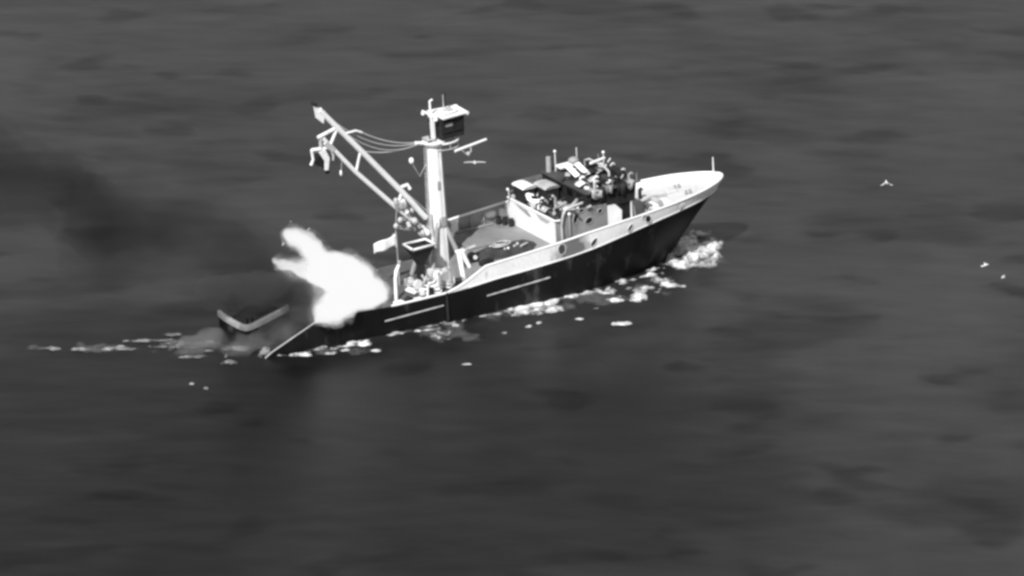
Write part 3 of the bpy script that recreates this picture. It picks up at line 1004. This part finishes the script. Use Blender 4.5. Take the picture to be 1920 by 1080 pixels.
def winch(x, y, r, w, ang, m1, m2):
    o = MB().box((x, y, 3.25 + .1), (r * 2.6, w * 1.1, .3), Matrix.Rotation(ang, 3, 'Z')).build("deck_winch", m1, V)
    d = Vector((-sin(ang), cos(ang), 0))
    c = Vector((x, y, 3.5 + r))
    MB().tube(c - d * w * .4, c + d * w * .4, r * .7, r * .7, 14).build("winch_drum", m2, o)
    for s_ in (-1, 1):
        MB().tube(c + d * s_ * w * .4, c + d * s_ * (w * .4 + .12), r, r, 16).build("drum_flange", m1, o)
    MB().box(c + d * (w * .4 + .45) - Vector((0, 0, .2)), (.5, .5, r * 1.6)).build("winch_motor", M['mid'], o)


winch(-6.0, -2.6, .55, 1.5, .2, M['clean'], M['mid'])
winch(-3.1, -3.2, .75, 1.6, .1, M['mid'], M['clean'])
winch(-3.6, -1.2, .7, 1.5, -.1, M['white'], M['grey'])
winch(-1.9, -4.6, .45, 1.0, 1.2, M['mid'], M['dark'])
for p, h in (((-4.3, -4.9), 2.3), ((-5.0, -3.9), 1.5), ((-3.1, -5.2), 1.3), ((-2.6, -4.2), 2.2)):
    MB().path([(p[0], p[1], 3.1), (p[0], p[1], 3.1 + h)], .13, 7).build("guide_post", M['mid'], V)
    MB().ball((p[0], p[1], 3.1 + h), .2, 8).build("guide_roller", M['grey'], V)
for i in range(18):
    x, y = RNG.uniform(-6.2, -1.6), RNG.uniform(-5.3, -2.2)
    mm_ = M[RNG.choice(['clean', 'mid', 'white', 'grey', 'dark', 'clean'])]
    if i % 3 == 0:
        MB().path([(x, y, 3.1), (x + RNG.uniform(-.2, .2), y, 4.0), (x + RNG.uniform(-.5, .5), y + RNG.uniform(-.4, .4), 4.6)], .14, 7).build("guide_arm", mm_, V)
    elif i % 3 == 1:
        MB().box((x, y, 3.1 + .35), (.7, .5, .7), Matrix.Rotation(RNG.uniform(0, 3), 3, 'Z')).build("valve_box", mm_, V)
    else:
        a0 = RNG.uniform(0, 6)
        MB().path([(x + .35 * cos(a0 + j), y + .35 * sin(a0 + j), 3.2 + .06 * j) for j in range(12)], .09, 6).build("rope_coil", mm_, V)
# gallows: leaning pair of white legs
MB().path([(-1.15, -4.6, 3.1), (-1.05, -3.6, 6.6)], [.24, .3], 8).build("gallows_leg", M['clean'], V)
MB().path([(-.15, -4.1, 4.85), (-.75, -3.5, 6.6)], [.2, .28], 8).build("gallows_leg", M['clean'], V)
MB().box((-.85, -3.5, 6.6), (1.0, .5, .3)).build("gallows_head", M['clean'], V)
MB().path([(.3, -2.6, 6.2), (1.5, -2.5, 6.3)], .2, 8).build("gurdy_arm", M['mid'], V)
MB().tube((.9, -3.2, 5.4), (.9, -2.6, 5.4), .5, .5, 14).build("gurdy_drum", M['black'], V)
MB().tube((1.05, -3.3, 5.4), (1.05, -3.0, 5.4), .22, .22, 10).build("gurdy_hub", M['clean'], V)
MB().box((.9, -2.9, 5.05), (1.2, .8, .35)).build("gurdy_base", M['dark'], V)
MB().box((1.6, -4.5, 5.15), (1.6, .7, .5), Matrix.Rotation(.2, 3, 'Z')).build("deck_locker", M['dark'], V)
# davit post near the flames
MB().path([(-8.6, -3.4, 3.1), (-8.55, -3.4, 5.4), (-8.35, -3.35, 6.2), (-7.9, -3.2, 6.75)], [.2, .17, .2, .16], 8).build("davit", M['clean'], V)
MB().path([(-7.95, -3.2, 6.7), (-7.8, -3.2, 7.15)], .17, 7).build("davit_head", M['mid'], V)
MB().box((-9.2, -5.1, 3.32), (1.0, .9, .5)).build("davit_base", M['clean'], V)
MB().tube((-8.0, -5.35, 3.45), (-8.0, -4.7, 3.45), .36, .36, 12).build("fairlead_roller", M['dark'], V)
MB().box((-7.4, -5.1, 3.28), (1.6, .5, .36)).build("fairlead_base", M['white'], V)
# ensign staff carrying the flag
MB().path([(-6.2, .1, 3.1), (-6.2, .1, 8.9)], [.11, .07], 7).build("flag_staff", M['grey'], V)
# hatch coaming on the main deck
MB().box((4.2, 1.6, DZ + .12), (3.6, 3.0, .24)).build("hatch_cover", M['deck'], V)
for p in ((9.2, 4.4), (9.5, 3.6), (8.8, 5.0)):
    MB().tube((p[0], p[1], DZ), (p[0], p[1], DZ + .85), .28, .28, 10).build("oil_drum", M['dark'], V)
MB().path([(.2, 5.2, DZ + .12), (4.5, 5.35, DZ + .14), (8.2, 5.2, DZ + .12)], .16, 6).build("stowed_pipe", M['soot'], V)

# ------------------------------------------------------------------ things lying on or hanging from the vessel
def ship_thing(name, base, label, cat, group=None):
    o = empty(name, W(*base), SHIP_ROT)
    return tag(o, label, cat, group)


# heap of net on the main deck
def net_heap():
    mb = MB()
    rows = []
    nr, na = 14, 44
    for i in range(nr + 1):
        r = i / nr
        row = []
        for k in range(na + 1):
            a = 2 * pi * k / na
            rad = 1 + .14 * noise.noise(Vector((cos(a) * 1.7, sin(a) * 1.7, 3)))
            x, y = 3.7 * r * rad * cos(a), 2.0 * r * rad * sin(a)
            h = .62 * max(0, 1 - r ** 3) * (1 + .5 * noise.noise(Vector((x * .8, y * .8, 0)))) + .16 * noise.noise(Vector((x * 2.4, y * 2.4, 5))) * (1 - r ** 4)
            row.append((x, y, max(h, .01)))
        rows.append(row)
    mb.grid(rows)
    return mb


t = ship_thing("net_heap", (5.2, -2.2, DZ + .01), "dark heap of fishing net lying on the open main deck", "net")
net_heap().build("netting", M['net'], t)
fl = MB()
pts = []
for i in range(26):
    a = i * .5
    pts.append((-.3 + (1.2 - i * .02) * cos(a), .1 + (.75 - i * .012) * sin(a), .66 + .012 * i))
fl.path(pts, .11, 6)
fl.build("float_line", M['mid'], t)
for i in range(9):
    a = RNG.uniform(0, 6.28)
    MB().ball((1.6 * cos(a) - .2, .95 * sin(a) - .1, .62), .15, 7).build("net_float", M['mid' if i % 3 else 'clean'], t)
MB().path([(1.2, -1.2, .55), (1.9, -1.0, .6), (2.3, -.7, .5)], .12, 6).build("bridle_rope", M['mid'], t)

# power block under the boom end
t = ship_thing("power_block", (-14.2, 0, 18.3), "power block with white arms hanging below the boom end", "power block")
t.scale = (1.25, 1.25, 1.25)
t.location = W(-14.25, 0, 17.75)
MB().tube((0, -.28, .75), (0, .28, .75), .62, .62, 18).build("sheave", M['black'], t)
for y in (-.42, .42):
    MB().prism([(-.5, y - .05, 1.6), (.1, y - .05, 1.7), (.45, y - .05, .9), (.25, y - .05, -.1), (-.05, y - .05, -.05), (0, y - .05, .7)], (0, .1, 0)).build("cheek_plate", M['clean'], t)
MB().path([(-.9, 0, 1.75), (0, 0, 1.65), (.8, 0, 1.6)], .16, 7).build("yoke", M['clean'], t)
MB().path([(-.9, 0, 1.75), (-.75, .1, .9), (-1.0, .1, .45)], .13, 7).build("hose_arm", M['clean'], t)
MB().path([(.8, 0, 1.6), (1.0, -.1, .9), (.95, -.1, .5)], .1, 7).build("hose_arm", M['mid'], t)
MB().path([(0, 0, 1.65), (-.05, 0, 2.2), (.05, 0, 2.75)], .15, 7).build("shackle", M['mid'], t)
MB().path([(.35, .3, .2), (.6, .3, -.6)], .2, 7).build("trailing_hose", M['black'], t)

# flag on the staff, blown aft
t = ship_thing("flag", (-6.2, .1, 7.0), "small white flag blown towards the stern beside the boom", "flag")
rows = []
for i in range(15):
    u = i / 14
    rows.append([(-.08 - 2.6 * u, .12 * sin(u * 9) * u + .03, .45 + 1.15 * v - .35 * u + .05 * sin(u * 9 + v * 2)) for v in [k / 6 for k in range(7)]])
fm = MB().grid(rows).build("cloth", M['cloth'], t)
so = fm.modifiers.new("solid", 'SOLIDIFY')
so.thickness = .03
MB().path([(-.09, .03, .3), (-.09, .03, 1.6)], .04, 5).build("flag_hoist", M['cloth'], t)

# ------------------------------------------------------------------ volumes: flames and smoke
def p2plane(u, v, y):
    """a point on the vessel's fore-and-aft plane at beam offset y, seen from the aircraft"""
    f = DIST / 106.7 * 1920
    d = Vector((0, cos(ELEV), -sin(ELEV))) + Vector((1, 0, 0)) * ((u - 960) / f) + Vector((0, sin(ELEV), cos(ELEV))) * ((540 - v) / f)
    inv = SHIP_M.inverted()
    c = inv @ cam.location
    dd = inv.to_3x3() @ d
    tt = (y - c.y) / dd.y
    return SHIP_M @ (c + dd * tt)


def blob(name, balls, m, voxel, amp, freq, seed, smooth=3):
    mb = MB()
    for c, r, sq in balls:
        mb.ball(c, r, 14, sq)
    me = mb.mesh(name, m)
    o = bpy.data.objects.new(name, me)
    COL.objects.link(o)
    rm_ = o.modifiers.new("remesh", 'REMESH')
    rm_.mode = 'VOXEL'
    rm_.voxel_size = voxel
    sm_ = o.modifiers.new("smooth", 'SMOOTH')
    sm_.factor = .5
    sm_.iterations = smooth
    dg = bpy.context.evaluated_depsgraph_get()
    ev = o.evaluated_get(dg)
    me2 = bpy.data.meshes.new_from_object(ev)
    o.modifiers.clear()
    o.data = me2
    for v in me2.vertices:
        p = v.co * freq
        d = Vector((noise.noise(p + Vector((seed, 0, 0))), noise.noise(p + Vector((0, seed, 7))), noise.noise(p + Vector((3, 1, seed)))))
        q = v.co * freq * 2.7
        d += .45 * Vector((noise.noise(q), noise.noise(q + Vector((5, 5, seed))), noise.noise(q + Vector((9, seed, 2)))))
        v.co += d * amp
    me2.polygons.foreach_set("use_smooth", [True] * len(me2.polygons))
    me2.update()
    return o


def flame_mat(dens, rad):
    m = bpy.data.materials.new("white_hot_flame")
    m.use_nodes = True
    n, l = m.node_tree.nodes, m.node_tree.links
    n.clear()
    out = n.new("ShaderNodeOutputMaterial")
    ab = n.new("ShaderNodeVolumeAbsorption")
    ab.inputs["Color"].default_value = (0, 0, 0, 1)
    ab.inputs["Density"].default_value = dens
    em = n.new("ShaderNodeEmission")
    em.inputs["Strength"].default_value = dens * rad
    ad = n.new("ShaderNodeAddShader")
    l.new(ab.outputs[0], ad.inputs[0])
    l.new(em.outputs[0], ad.inputs[1])
    l.new(ad.outputs[0], out.inputs["Volume"])
    return m


def smoke_mat(name, dens, albedo, nscale=None, lo=.35, hi=.7):
    m = bpy.data.materials.new(name)
    m.use_nodes = True
    n, l = m.node_tree.nodes, m.node_tree.links
    n.clear()
    out = n.new("ShaderNodeOutputMaterial")
    pv = n.new("ShaderNodeVolumePrincipled")
    pv.inputs["Color"].default_value = (albedo, albedo, albedo, 1)
    pv.inputs["Density"].default_value = dens
    pv.inputs["Anisotropy"].default_value = 0.2
    if nscale:
        tc = n.new("ShaderNodeTexCoord")
        t_ = n.new("ShaderNodeTexNoise")
        t_.inputs["Scale"].default_value = nscale
        t_.inputs["Detail"].default_value = 3
        l.new(tc.outputs["Object"], t_.inputs[0])
        r = n.new("ShaderNodeMapRange")
        r.inputs[1].default_value, r.inputs[2].default_value = lo, hi
        r.inputs[3].default_value, r.inputs[4].default_value = 0, dens
        l.new(t_.outputs[0], r.inputs[0])
        l.new(r.outputs[0], pv.inputs["Density"])
    l.new(pv.outputs[0], out.inputs["Volume"])
    return m


PXM = 18.0
fire_spots = [(676, 548, 36, 0), (700, 550, 27, 0), (712, 555, 15, 0), (640, 523, 46, 0), (665, 525, 36, 0), (618, 508, 34, 0), (648, 556, 34, 0), (622, 560, 34, 0), (600, 490, 22, 0),
              (586, 470, 20, 0), (570, 455, 18, 0), (553, 445, 17, 0), (541, 440, 12, 0), (590, 508, 24, 0), (566, 507, 18, 0), (545, 503, 15, 0), (530, 497, 11, 0), (516, 491, 7, 0), (548, 514, 13, 0),
              (608, 585, 20, -4.0), (628, 580, 24, -4.0), (606, 545, 20, 0), (594, 598, 8, -4.2), (645, 572, 22, -3.6), (690, 562, 18, -1.5)]
balls = []
for (u, v, r, dy) in fire_spots:
    balls.append((p2plane(u, v, -2.6 + dy), r / PXM, (1, 1, 1)))
fire = empty("fire", W(-14, -3, 3.1))
tag(fire, "white hot blaze leaping up from the vessel's after deck", "fire", kind="stuff")
# the flame thins outwards: a solid core inside ever thinner, more ragged sheaths of burning gas
for nm, grow, dens, amp, seed in (("flame_core", -.10, 1.3, .20, 2.0), ("flame_sheath", .10, .55, .34, 5.0), ("flame_sheath", .26, .22, .5, 9.0), ("flame_glow", .46, .07, .7, 14.0)):
    bl = [(c, max(r + grow * min(1, r), .15), sq) for c, r, sq in balls]
    fo = blob(nm, bl, flame_mat(dens, .575), .15, amp, .75, seed, 8)
    fo.parent = fire
    fo.matrix_parent_inverse = Matrix.Translation(-fire.location)

def smoke_cloud(name, spots, m, voxel, amp, freq, seed, y=1.5, sq=(1.25, 1, .85)):
    bl = []
    for (u, v, r) in spots:
        bl.append((p2plane(u, v, y), r / PXM, sq))
    return blob(name, bl, m, voxel, amp, freq, seed)


spots_d = [(515, 470, 44), (490, 505, 62), (455, 475, 72), (410, 450, 84), (345, 445, 88), (280, 440, 92), (215, 425, 92), (470, 545, 60), (430, 560, 54), (520, 560, 46),
           (150, 395, 84), (80, 350, 84), (10, 320, 86), (-70, 300, 90), (-160, 280, 100), (-260, 260, 110), (230, 500, 70), (330, 510, 66), (380, 400, 50), (440, 430, 50)]
dark = empty("smoke", W(-19, -1, 3.1))
tag(dark, "thin dark smoke drifting away over the sea from the blaze", "smoke", kind="stuff")
for k_, (sc_, dn_) in enumerate(((1.0, .03), (.78, .03), (.55, .035))):
    so_ = smoke_cloud("smoke_layer", [(u, v, r * sc_) for u, v, r in spots_d], smoke_mat("thin_black_smoke", dn_, .05, .08, .25, .62), .8, 2.2, .14, 11 + 7 * k_, y=-1)
    so_.parent = dark
    so_.matrix_parent_inverse = Matrix.Translation(-dark.location)
spots_c = [(520, 500, 26), (500, 520, 34), (480, 490, 38), (460, 455, 40), (425, 430, 40), (380, 412, 40), (335, 410, 42), (285, 420, 46), (235, 440, 48), (195, 450, 40), (240, 395, 40), (200, 370, 40), (150, 350, 44), (100, 330, 44), (45, 315, 44), (-15, 305, 46), (-80, 300, 50), (150, 450, 34), (320, 460, 34), (400, 470, 36),
           (470, 545, 40), (440, 570, 30)]
for k_, (sc_, dn_) in enumerate(((1.45, .045), (1.05, .05), (.7, .065))):
    so_ = smoke_cloud("smoke_core", [(u, v, r * sc_) for u, v, r in spots_c], smoke_mat("dense_black_smoke", dn_, .05, .10, .15, .6), .7, 1.6, .16, 51 + 7 * k_, y=0)
    so_.parent = dark
    so_.matrix_parent_inverse = Matrix.Translation(-dark.location)
low = smoke_cloud("smoke", [(430, 572, 22), (460, 575, 24), (490, 572, 26), (520, 565, 28), (545, 560, 26), (570, 555, 24), (400, 570, 20), (600, 530, 26), (640, 500, 22), (500, 545, 26), (440, 550, 24)],
                   smoke_mat("grey_deck_smoke", .6, .22, .22, .2, .6), .5, .6, .35, 41, y=3.4, sq=(1.25, 1, .8))
tag(low, "grey smoke lying low over the port quarter of the stern", "smoke", kind="stuff")
near = smoke_cloud("smoke", [(575, 552, 28), (560, 540, 30), (535, 535, 34), (500, 535, 36), (465, 540, 36), (430, 545, 32), (400, 540, 30), (560, 575, 24), (580, 590, 18), (555, 605, 18), (520, 560, 26), (480, 565, 22), (440, 560, 20)],
                   smoke_mat("grey_fire_smoke", .75, .20, .22, .22, .65), .5, .6, .35, 31, y=-4.6, sq=(1.25, 1, .8))
tag(near, "grey smoke rolling off the after deck behind the blaze", "smoke", kind="stuff")
pale = smoke_cloud("steam", [(570, 560, 24), (555, 590, 26), (520, 615, 30), (480, 640, 26), (440, 642, 28), (400, 632, 28), (360, 640, 22), (320, 648, 14), (594, 550, 20), (450, 668, 16), (550, 630, 20), (585, 575, 22)],
                   smoke_mat("pale_steam", .55, .55, .25, .33, .7), .5, .5, .5, 21, y=-3.5, sq=(1.2, 1, .7))
tag(pale, "pale steam hanging over the awash stern", "steam", kind="stuff")

# ------------------------------------------------------------------ foam
def w_at(u, v, z=0.):
    f = DIST / 106.7 * 1920
    d = Vector((0, cos(ELEV), -sin(ELEV))) + Vector((1, 0, 0)) * ((u - 960) / f) + Vector((0, sin(ELEV), cos(ELEV))) * ((540 - v) / f)
    tt = (z - cam.location.z) / d.z
    return cam.location + d * tt


def foam_mat(name, lo, hi, cover=1.0):
    m = mat(name, .5, .9, .0, 1.0)
    n, l = m.node_tree.nodes, m.node_tree.links
    b = n["Principled BSDF"]
    tc = n.new("ShaderNodeTexCoord")
    t_ = n.new("ShaderNodeTexNoise")
    t_.inputs["Scale"].default_value = 1.1
    t_.inputs["Detail"].default_value = 6
    t_.inputs["Roughness"].default_value = .7
    l.new(tc.outputs["Object"], t_.inputs[0])
    r = n.new("ShaderNodeMapRange")
    r.inputs[1].default_value, r.inputs[2].default_value = .4, .6
    r.inputs[3].default_value, r.inputs[4].default_value = lo, hi
    l.new(t_.outputs[0], r.inputs[0])
    l.new(r.outputs[0], b.inputs["Base Color"])
    # bubbles thin out towards the torn edge of the foam
    at = n.new("ShaderNodeAttribute")
    at.attribute_name = "cover"
    t2 = n.new("ShaderNodeTexNoise")
    t2.inputs["Scale"].default_value = 1.6
    t2.inputs["Detail"].default_value = 8
    t2.inputs["Roughness"].default_value = .75
    mpf = n.new("ShaderNodeMapping")
    mpf.inputs["Rotation"].default_value = (0, 0, -.5)
    mpf.inputs["Scale"].default_value = (.7, 1.1, .4)
    l.new(tc.outputs["Object"], mpf.inputs[0])
    l.new(mpf.outputs[0], t2.inputs[0])
    ad = n.new("ShaderNodeMath")
    ad.operation = 'ADD'
    l.new(at.outputs["Fac"], ad.inputs[0])
    l.new(t2.outputs[0], ad.inputs[1])
    r2 = n.new("ShaderNodeMapRange")
    r2.inputs[1].default_value, r2.inputs[2].default_value = .55, 1.25
    r2.inputs[3].default_value, r2.inputs[4].default_value = 0, cover
    l.new(ad.outputs[0], r2.inputs[0])
    l.new(r2.outputs[0], b.inputs["Alpha"])
    return m


def foam(name, spots, m, cell, thr, amp, freq, seed, label, cat):
    """churned foam: a thin lumpy skin, torn wherever the noise falls below thr; spots = (centre, rx, ry, angle, height, sparseness)"""
    mb = MB()
    cov = []
    for (c, rx, ry, ang, h, tt) in spots:
        nx, ny = int(2.8 * rx / cell) + 2, int(2.8 * ry / cell) + 2
        idx = {}
        vs, fs = [], []
        val = {}
        for i in range(nx + 1):
            for j in range(ny + 1):
                a, b_ = (i / nx - .5) * 2.8 * rx, (j / ny - .5) * 2.8 * ry
                x = c.x + a * cos(ang) - b_ * sin(ang)
                y = c.y + a * sin(ang) + b_ * cos(ang)
                rr = sqrt((a / rx) ** 2 + (b_ / ry) ** 2)
                p = Vector((x * freq, y * freq * .6, seed))
                nz = noise.fractal(p, .8, 2.1, 5)
                k = 1 - rr ** 2 + nz * 1.25 - tt - thr
                val[i, j] = (x, y, k, nz)
        for i in range(nx):
            for j in range(ny):
                q = [(i, j), (i + 1, j), (i + 1, j + 1), (i, j + 1)]
                if sum(val[k_][2] > 0 for k_ in q) >= 3:
                    f = []
                    for k_ in q:
                        if k_ not in idx:
                            x, y, k, nz = val[k_]
                            idx[k_] = len(vs)
                            nn = noise.noise(Vector((x * freq * 1.5, y * freq * 1.5, seed + 4)))
                            vs.append((x, y, .09 + h * min(max(k, 0), 1) * (.75 + .7 * nn) + amp * max(0, nz) * min(max(k, 0), 1)))
                            cov.append(min(max(k * .8, 0), .85 - .8 * max(tt, 0)))
                        f.append(idx[k_])
                    fs.append(tuple(f))
        mb.add(vs, fs, True)
    me = bpy.data.meshes.new(name)
    me.from_pydata(mb.v, [], mb.f)
    me.polygons.foreach_set("use_smooth", [True] * len(mb.f))
    me.attributes.new("cover", 'FLOAT', 'POINT').data.foreach_set("value", cov)
    me.materials.append(m)
    o = bpy.data.objects.new(name, me)
    COL.objects.link(o)
    tag(o, label, cat, kind="stuff")
    return o


FW = foam_mat("bright_sea_foam", .30, .85, .95)
FG = foam_mat("thin_sea_foam", .35, .6, .13)
FK = foam_mat("fading_wake_foam", .25, .6, .55)
FT = foam_mat("churned_sea_foam", .25, .85, .95)
def sp(u, v, ru, rv, ang=0., h=.2, tt=0.):
    return (w_at(u, v), ru / PXM, rv / (PXM * sin(ELEV)), ang, h, tt)


foam("bow_wave", [sp(1300, 478, 52, 17, .12, .55, -.1), sp(1285, 455, 42, 18, 0, .5, .0), sp(1332, 462, 24, 15, 0, .7, -.1), sp(1268, 492, 28, 9, 0, .25, .0), sp(1320, 442, 30, 10, 0, .3, .15), sp(1300, 500, 40, 7, 0, .1, .2)],
     FT, .12, .0, .25, .55, 1.3, "churning white and grey bow wave ahead of the stem", "foam")
wash = [sp(988, 575, 56, 16, .25, .14, -.35), sp(1022, 566, 30, 9, .2, .12, -.05), sp(1062, 555, 18, 6, 0, .1, .1), sp(1238, 524, 22, 11, .3, .2, -.1), sp(1260, 536, 24, 5, 0, .12, -.15),
        sp(1205, 545, 32, 8, .35, .15, .05), sp(1165, 565, 44, 4, 0, .08, .0), sp(1137, 546, 18, 8, 0, .12, .05), sp(1192, 556, 34, 8, .2, .1, .2), sp(1165, 609, 18, 3.4, .2, .06, .0),
        sp(1087, 600, 9, 2.6, 0, .04, .1), sp(1112, 580, 9, 2, 0, .04, .1), sp(990, 614, 8, 3, 0, .05, .1), sp(1012, 607, 7, 3, 0, .05, .1), sp(946, 625, 8, 3, 0, .05, .15),
        sp(832, 632, 24, 9, .2, .1, .15), sp(828, 600, 14, 8, 0, .12, .1), sp(855, 612, 9, 4, 0, .08, .1), sp(675, 648, 26, 4, .4, .12, -.1), sp(645, 658, 12, 3, .2, .08, .0), sp(615, 664, 24, 3, .1, .06, .15),
        sp(705, 659, 16, 3.4, 0, .05, .3), sp(875, 684, 9, 2.4, 0, .04, .2), sp(560, 668, 40, 2.5, 0, .06, .2)]
for i in range(26):                       # broken line of wash where the water meets the plating
    hx = -23 + i * 1.9 + RNG.uniform(-.9, .9)
    p_ = W(hx, -hb(hx, -.3) - RNG.uniform(.3, 1.3), 0)
    p_.z = 0
    wash.append((p_, RNG.uniform(.9, 2.2), RNG.uniform(.3, .8), YAW + RNG.uniform(-.2, .2), .08, RNG.uniform(.15, .85)))
foam("hull_wash", wash, FW, .11, .02, .10, .8, 4.1, "white wash breaking along the starboard waterline", "foam")
foam("wake_foam", [sp(497, 663, 13, 8, 0, .3, -.3), sp(430, 682, 16, 6, .3, .2, .0), sp(422, 668, 7, 10, 0, .2, .1), sp(285, 640, 46, 3.0, .06, .06, -.1), sp(320, 629, 22, 2.8, 0, .06, .0), sp(365, 671, 30, 3.2, .1, .06, .0),
                   sp(396, 659, 12, 3.6, .2, .08, .0), sp(228, 651, 10, 2.6, 0, .05, .1), sp(148, 657, 56, 3, 0, .05, .2), sp(360, 721, 5, 2.4, 0, .05, .1), sp(387, 730, 6, 2.6, 0, .05, .2), sp(308, 652, 34, 2.5, 0, .05, .2),
                   sp(440, 655, 40, 5, 0, .05, .3), sp(350, 645, 60, 6, 0, .05, .4), sp(230, 655, 60, 4, 0, .04, .4), sp(90, 655, 60, 3, 0, .04, .45)],
     FK, .11, .02, .08, .7, 8.8, "streaks of pale foam trailing behind the stern", "foam")
foam("thin_wash", [sp(960, 585, 90, 20, .25, .03, .15), sp(1150, 560, 100, 20, .25, .03, .25), sp(840, 620, 80, 22, .2, .03, .3), sp(380, 655, 120, 18, .05, .03, .25), sp(1290, 495, 80, 18, .1, .03, .2), sp(160, 655, 130, 9, 0, .03, .3), sp(640, 660, 90, 10, .1, .03, .3)],
     FG, .2, .0, .03, .5, 5.5, "thin broken grey foam spread over the water near the hull", "foam")

# ------------------------------------------------------------------ seabirds
def bird(loc, heading, roll, lift, span, label):
    r = empty("seabird", loc, (roll, 0, heading))
    tag(r, label, "bird", "seabirds over the water")
    mb = MB()
    mb.path([(-.34, 0, .02), (-.2, 0, .03), (0, 0, .04), (.2, 0, .05), (.3, 0, .09), (.38, 0, .09), (.47, 0, .06)], [.02, .07, .1, .085, .06, .055, .012], 8)
    mb.build("body", M['clean'], r)
    MB().prism([(-.3, -.05, .02), (-.3, .05, .02), (-.52, .11, .03), (-.52, -.11, .03)], (0, 0, .012)).build("tail", M['clean'], r)
    for s_ in (-1, 1):
        w = MB()
        rows = []
        for i in range(7):
            t_ = i / 6
            y = s_ * (.05 + span * .5 * t_)
            z = .06 + lift * sin(t_ * 1.9)
            ch = .2 * (1 - t_ ** 2.2) + .03
            sw = .08 * sin(t_ * 3.1) - .16 * t_ * t_
            rows.append([(sw + ch * .5, y, z), (sw + ch * .1, y, z + .025), (sw - ch * .6, y, z)])
        w.grid(rows)
        w.grid([[(a[0], a[1], a[2] - .018) for a in rw] for rw in rows])
        w.build("wing", M['clean'], r)
        MB().prism([(.36, s_ * .045, .11), (.39, s_ * .045, .11), (.375, s_ * .045, .13)], (0, s_ * .012, 0)).build("eye", M['black'], r)
    return r


bird(w_at(1662, 342, 4), radians(95), radians(0), -.34, 1.25, "large white seabird with drooping wings flying right of the bow")
bird(w_at(1847, 498, 3), radians(35), radians(25), .18, .30, "small bright seabird with wings drawn in near the right edge")
bird(w_at(1880, 519, 3), radians(70), radians(60), .12, .22, "fainter seabird banking steeply beside the right edge")
bird(w_at(890, 305, 4), radians(92), radians(0), .02, 2.3, "seabird gliding on level outstretched wings just right of the mast")
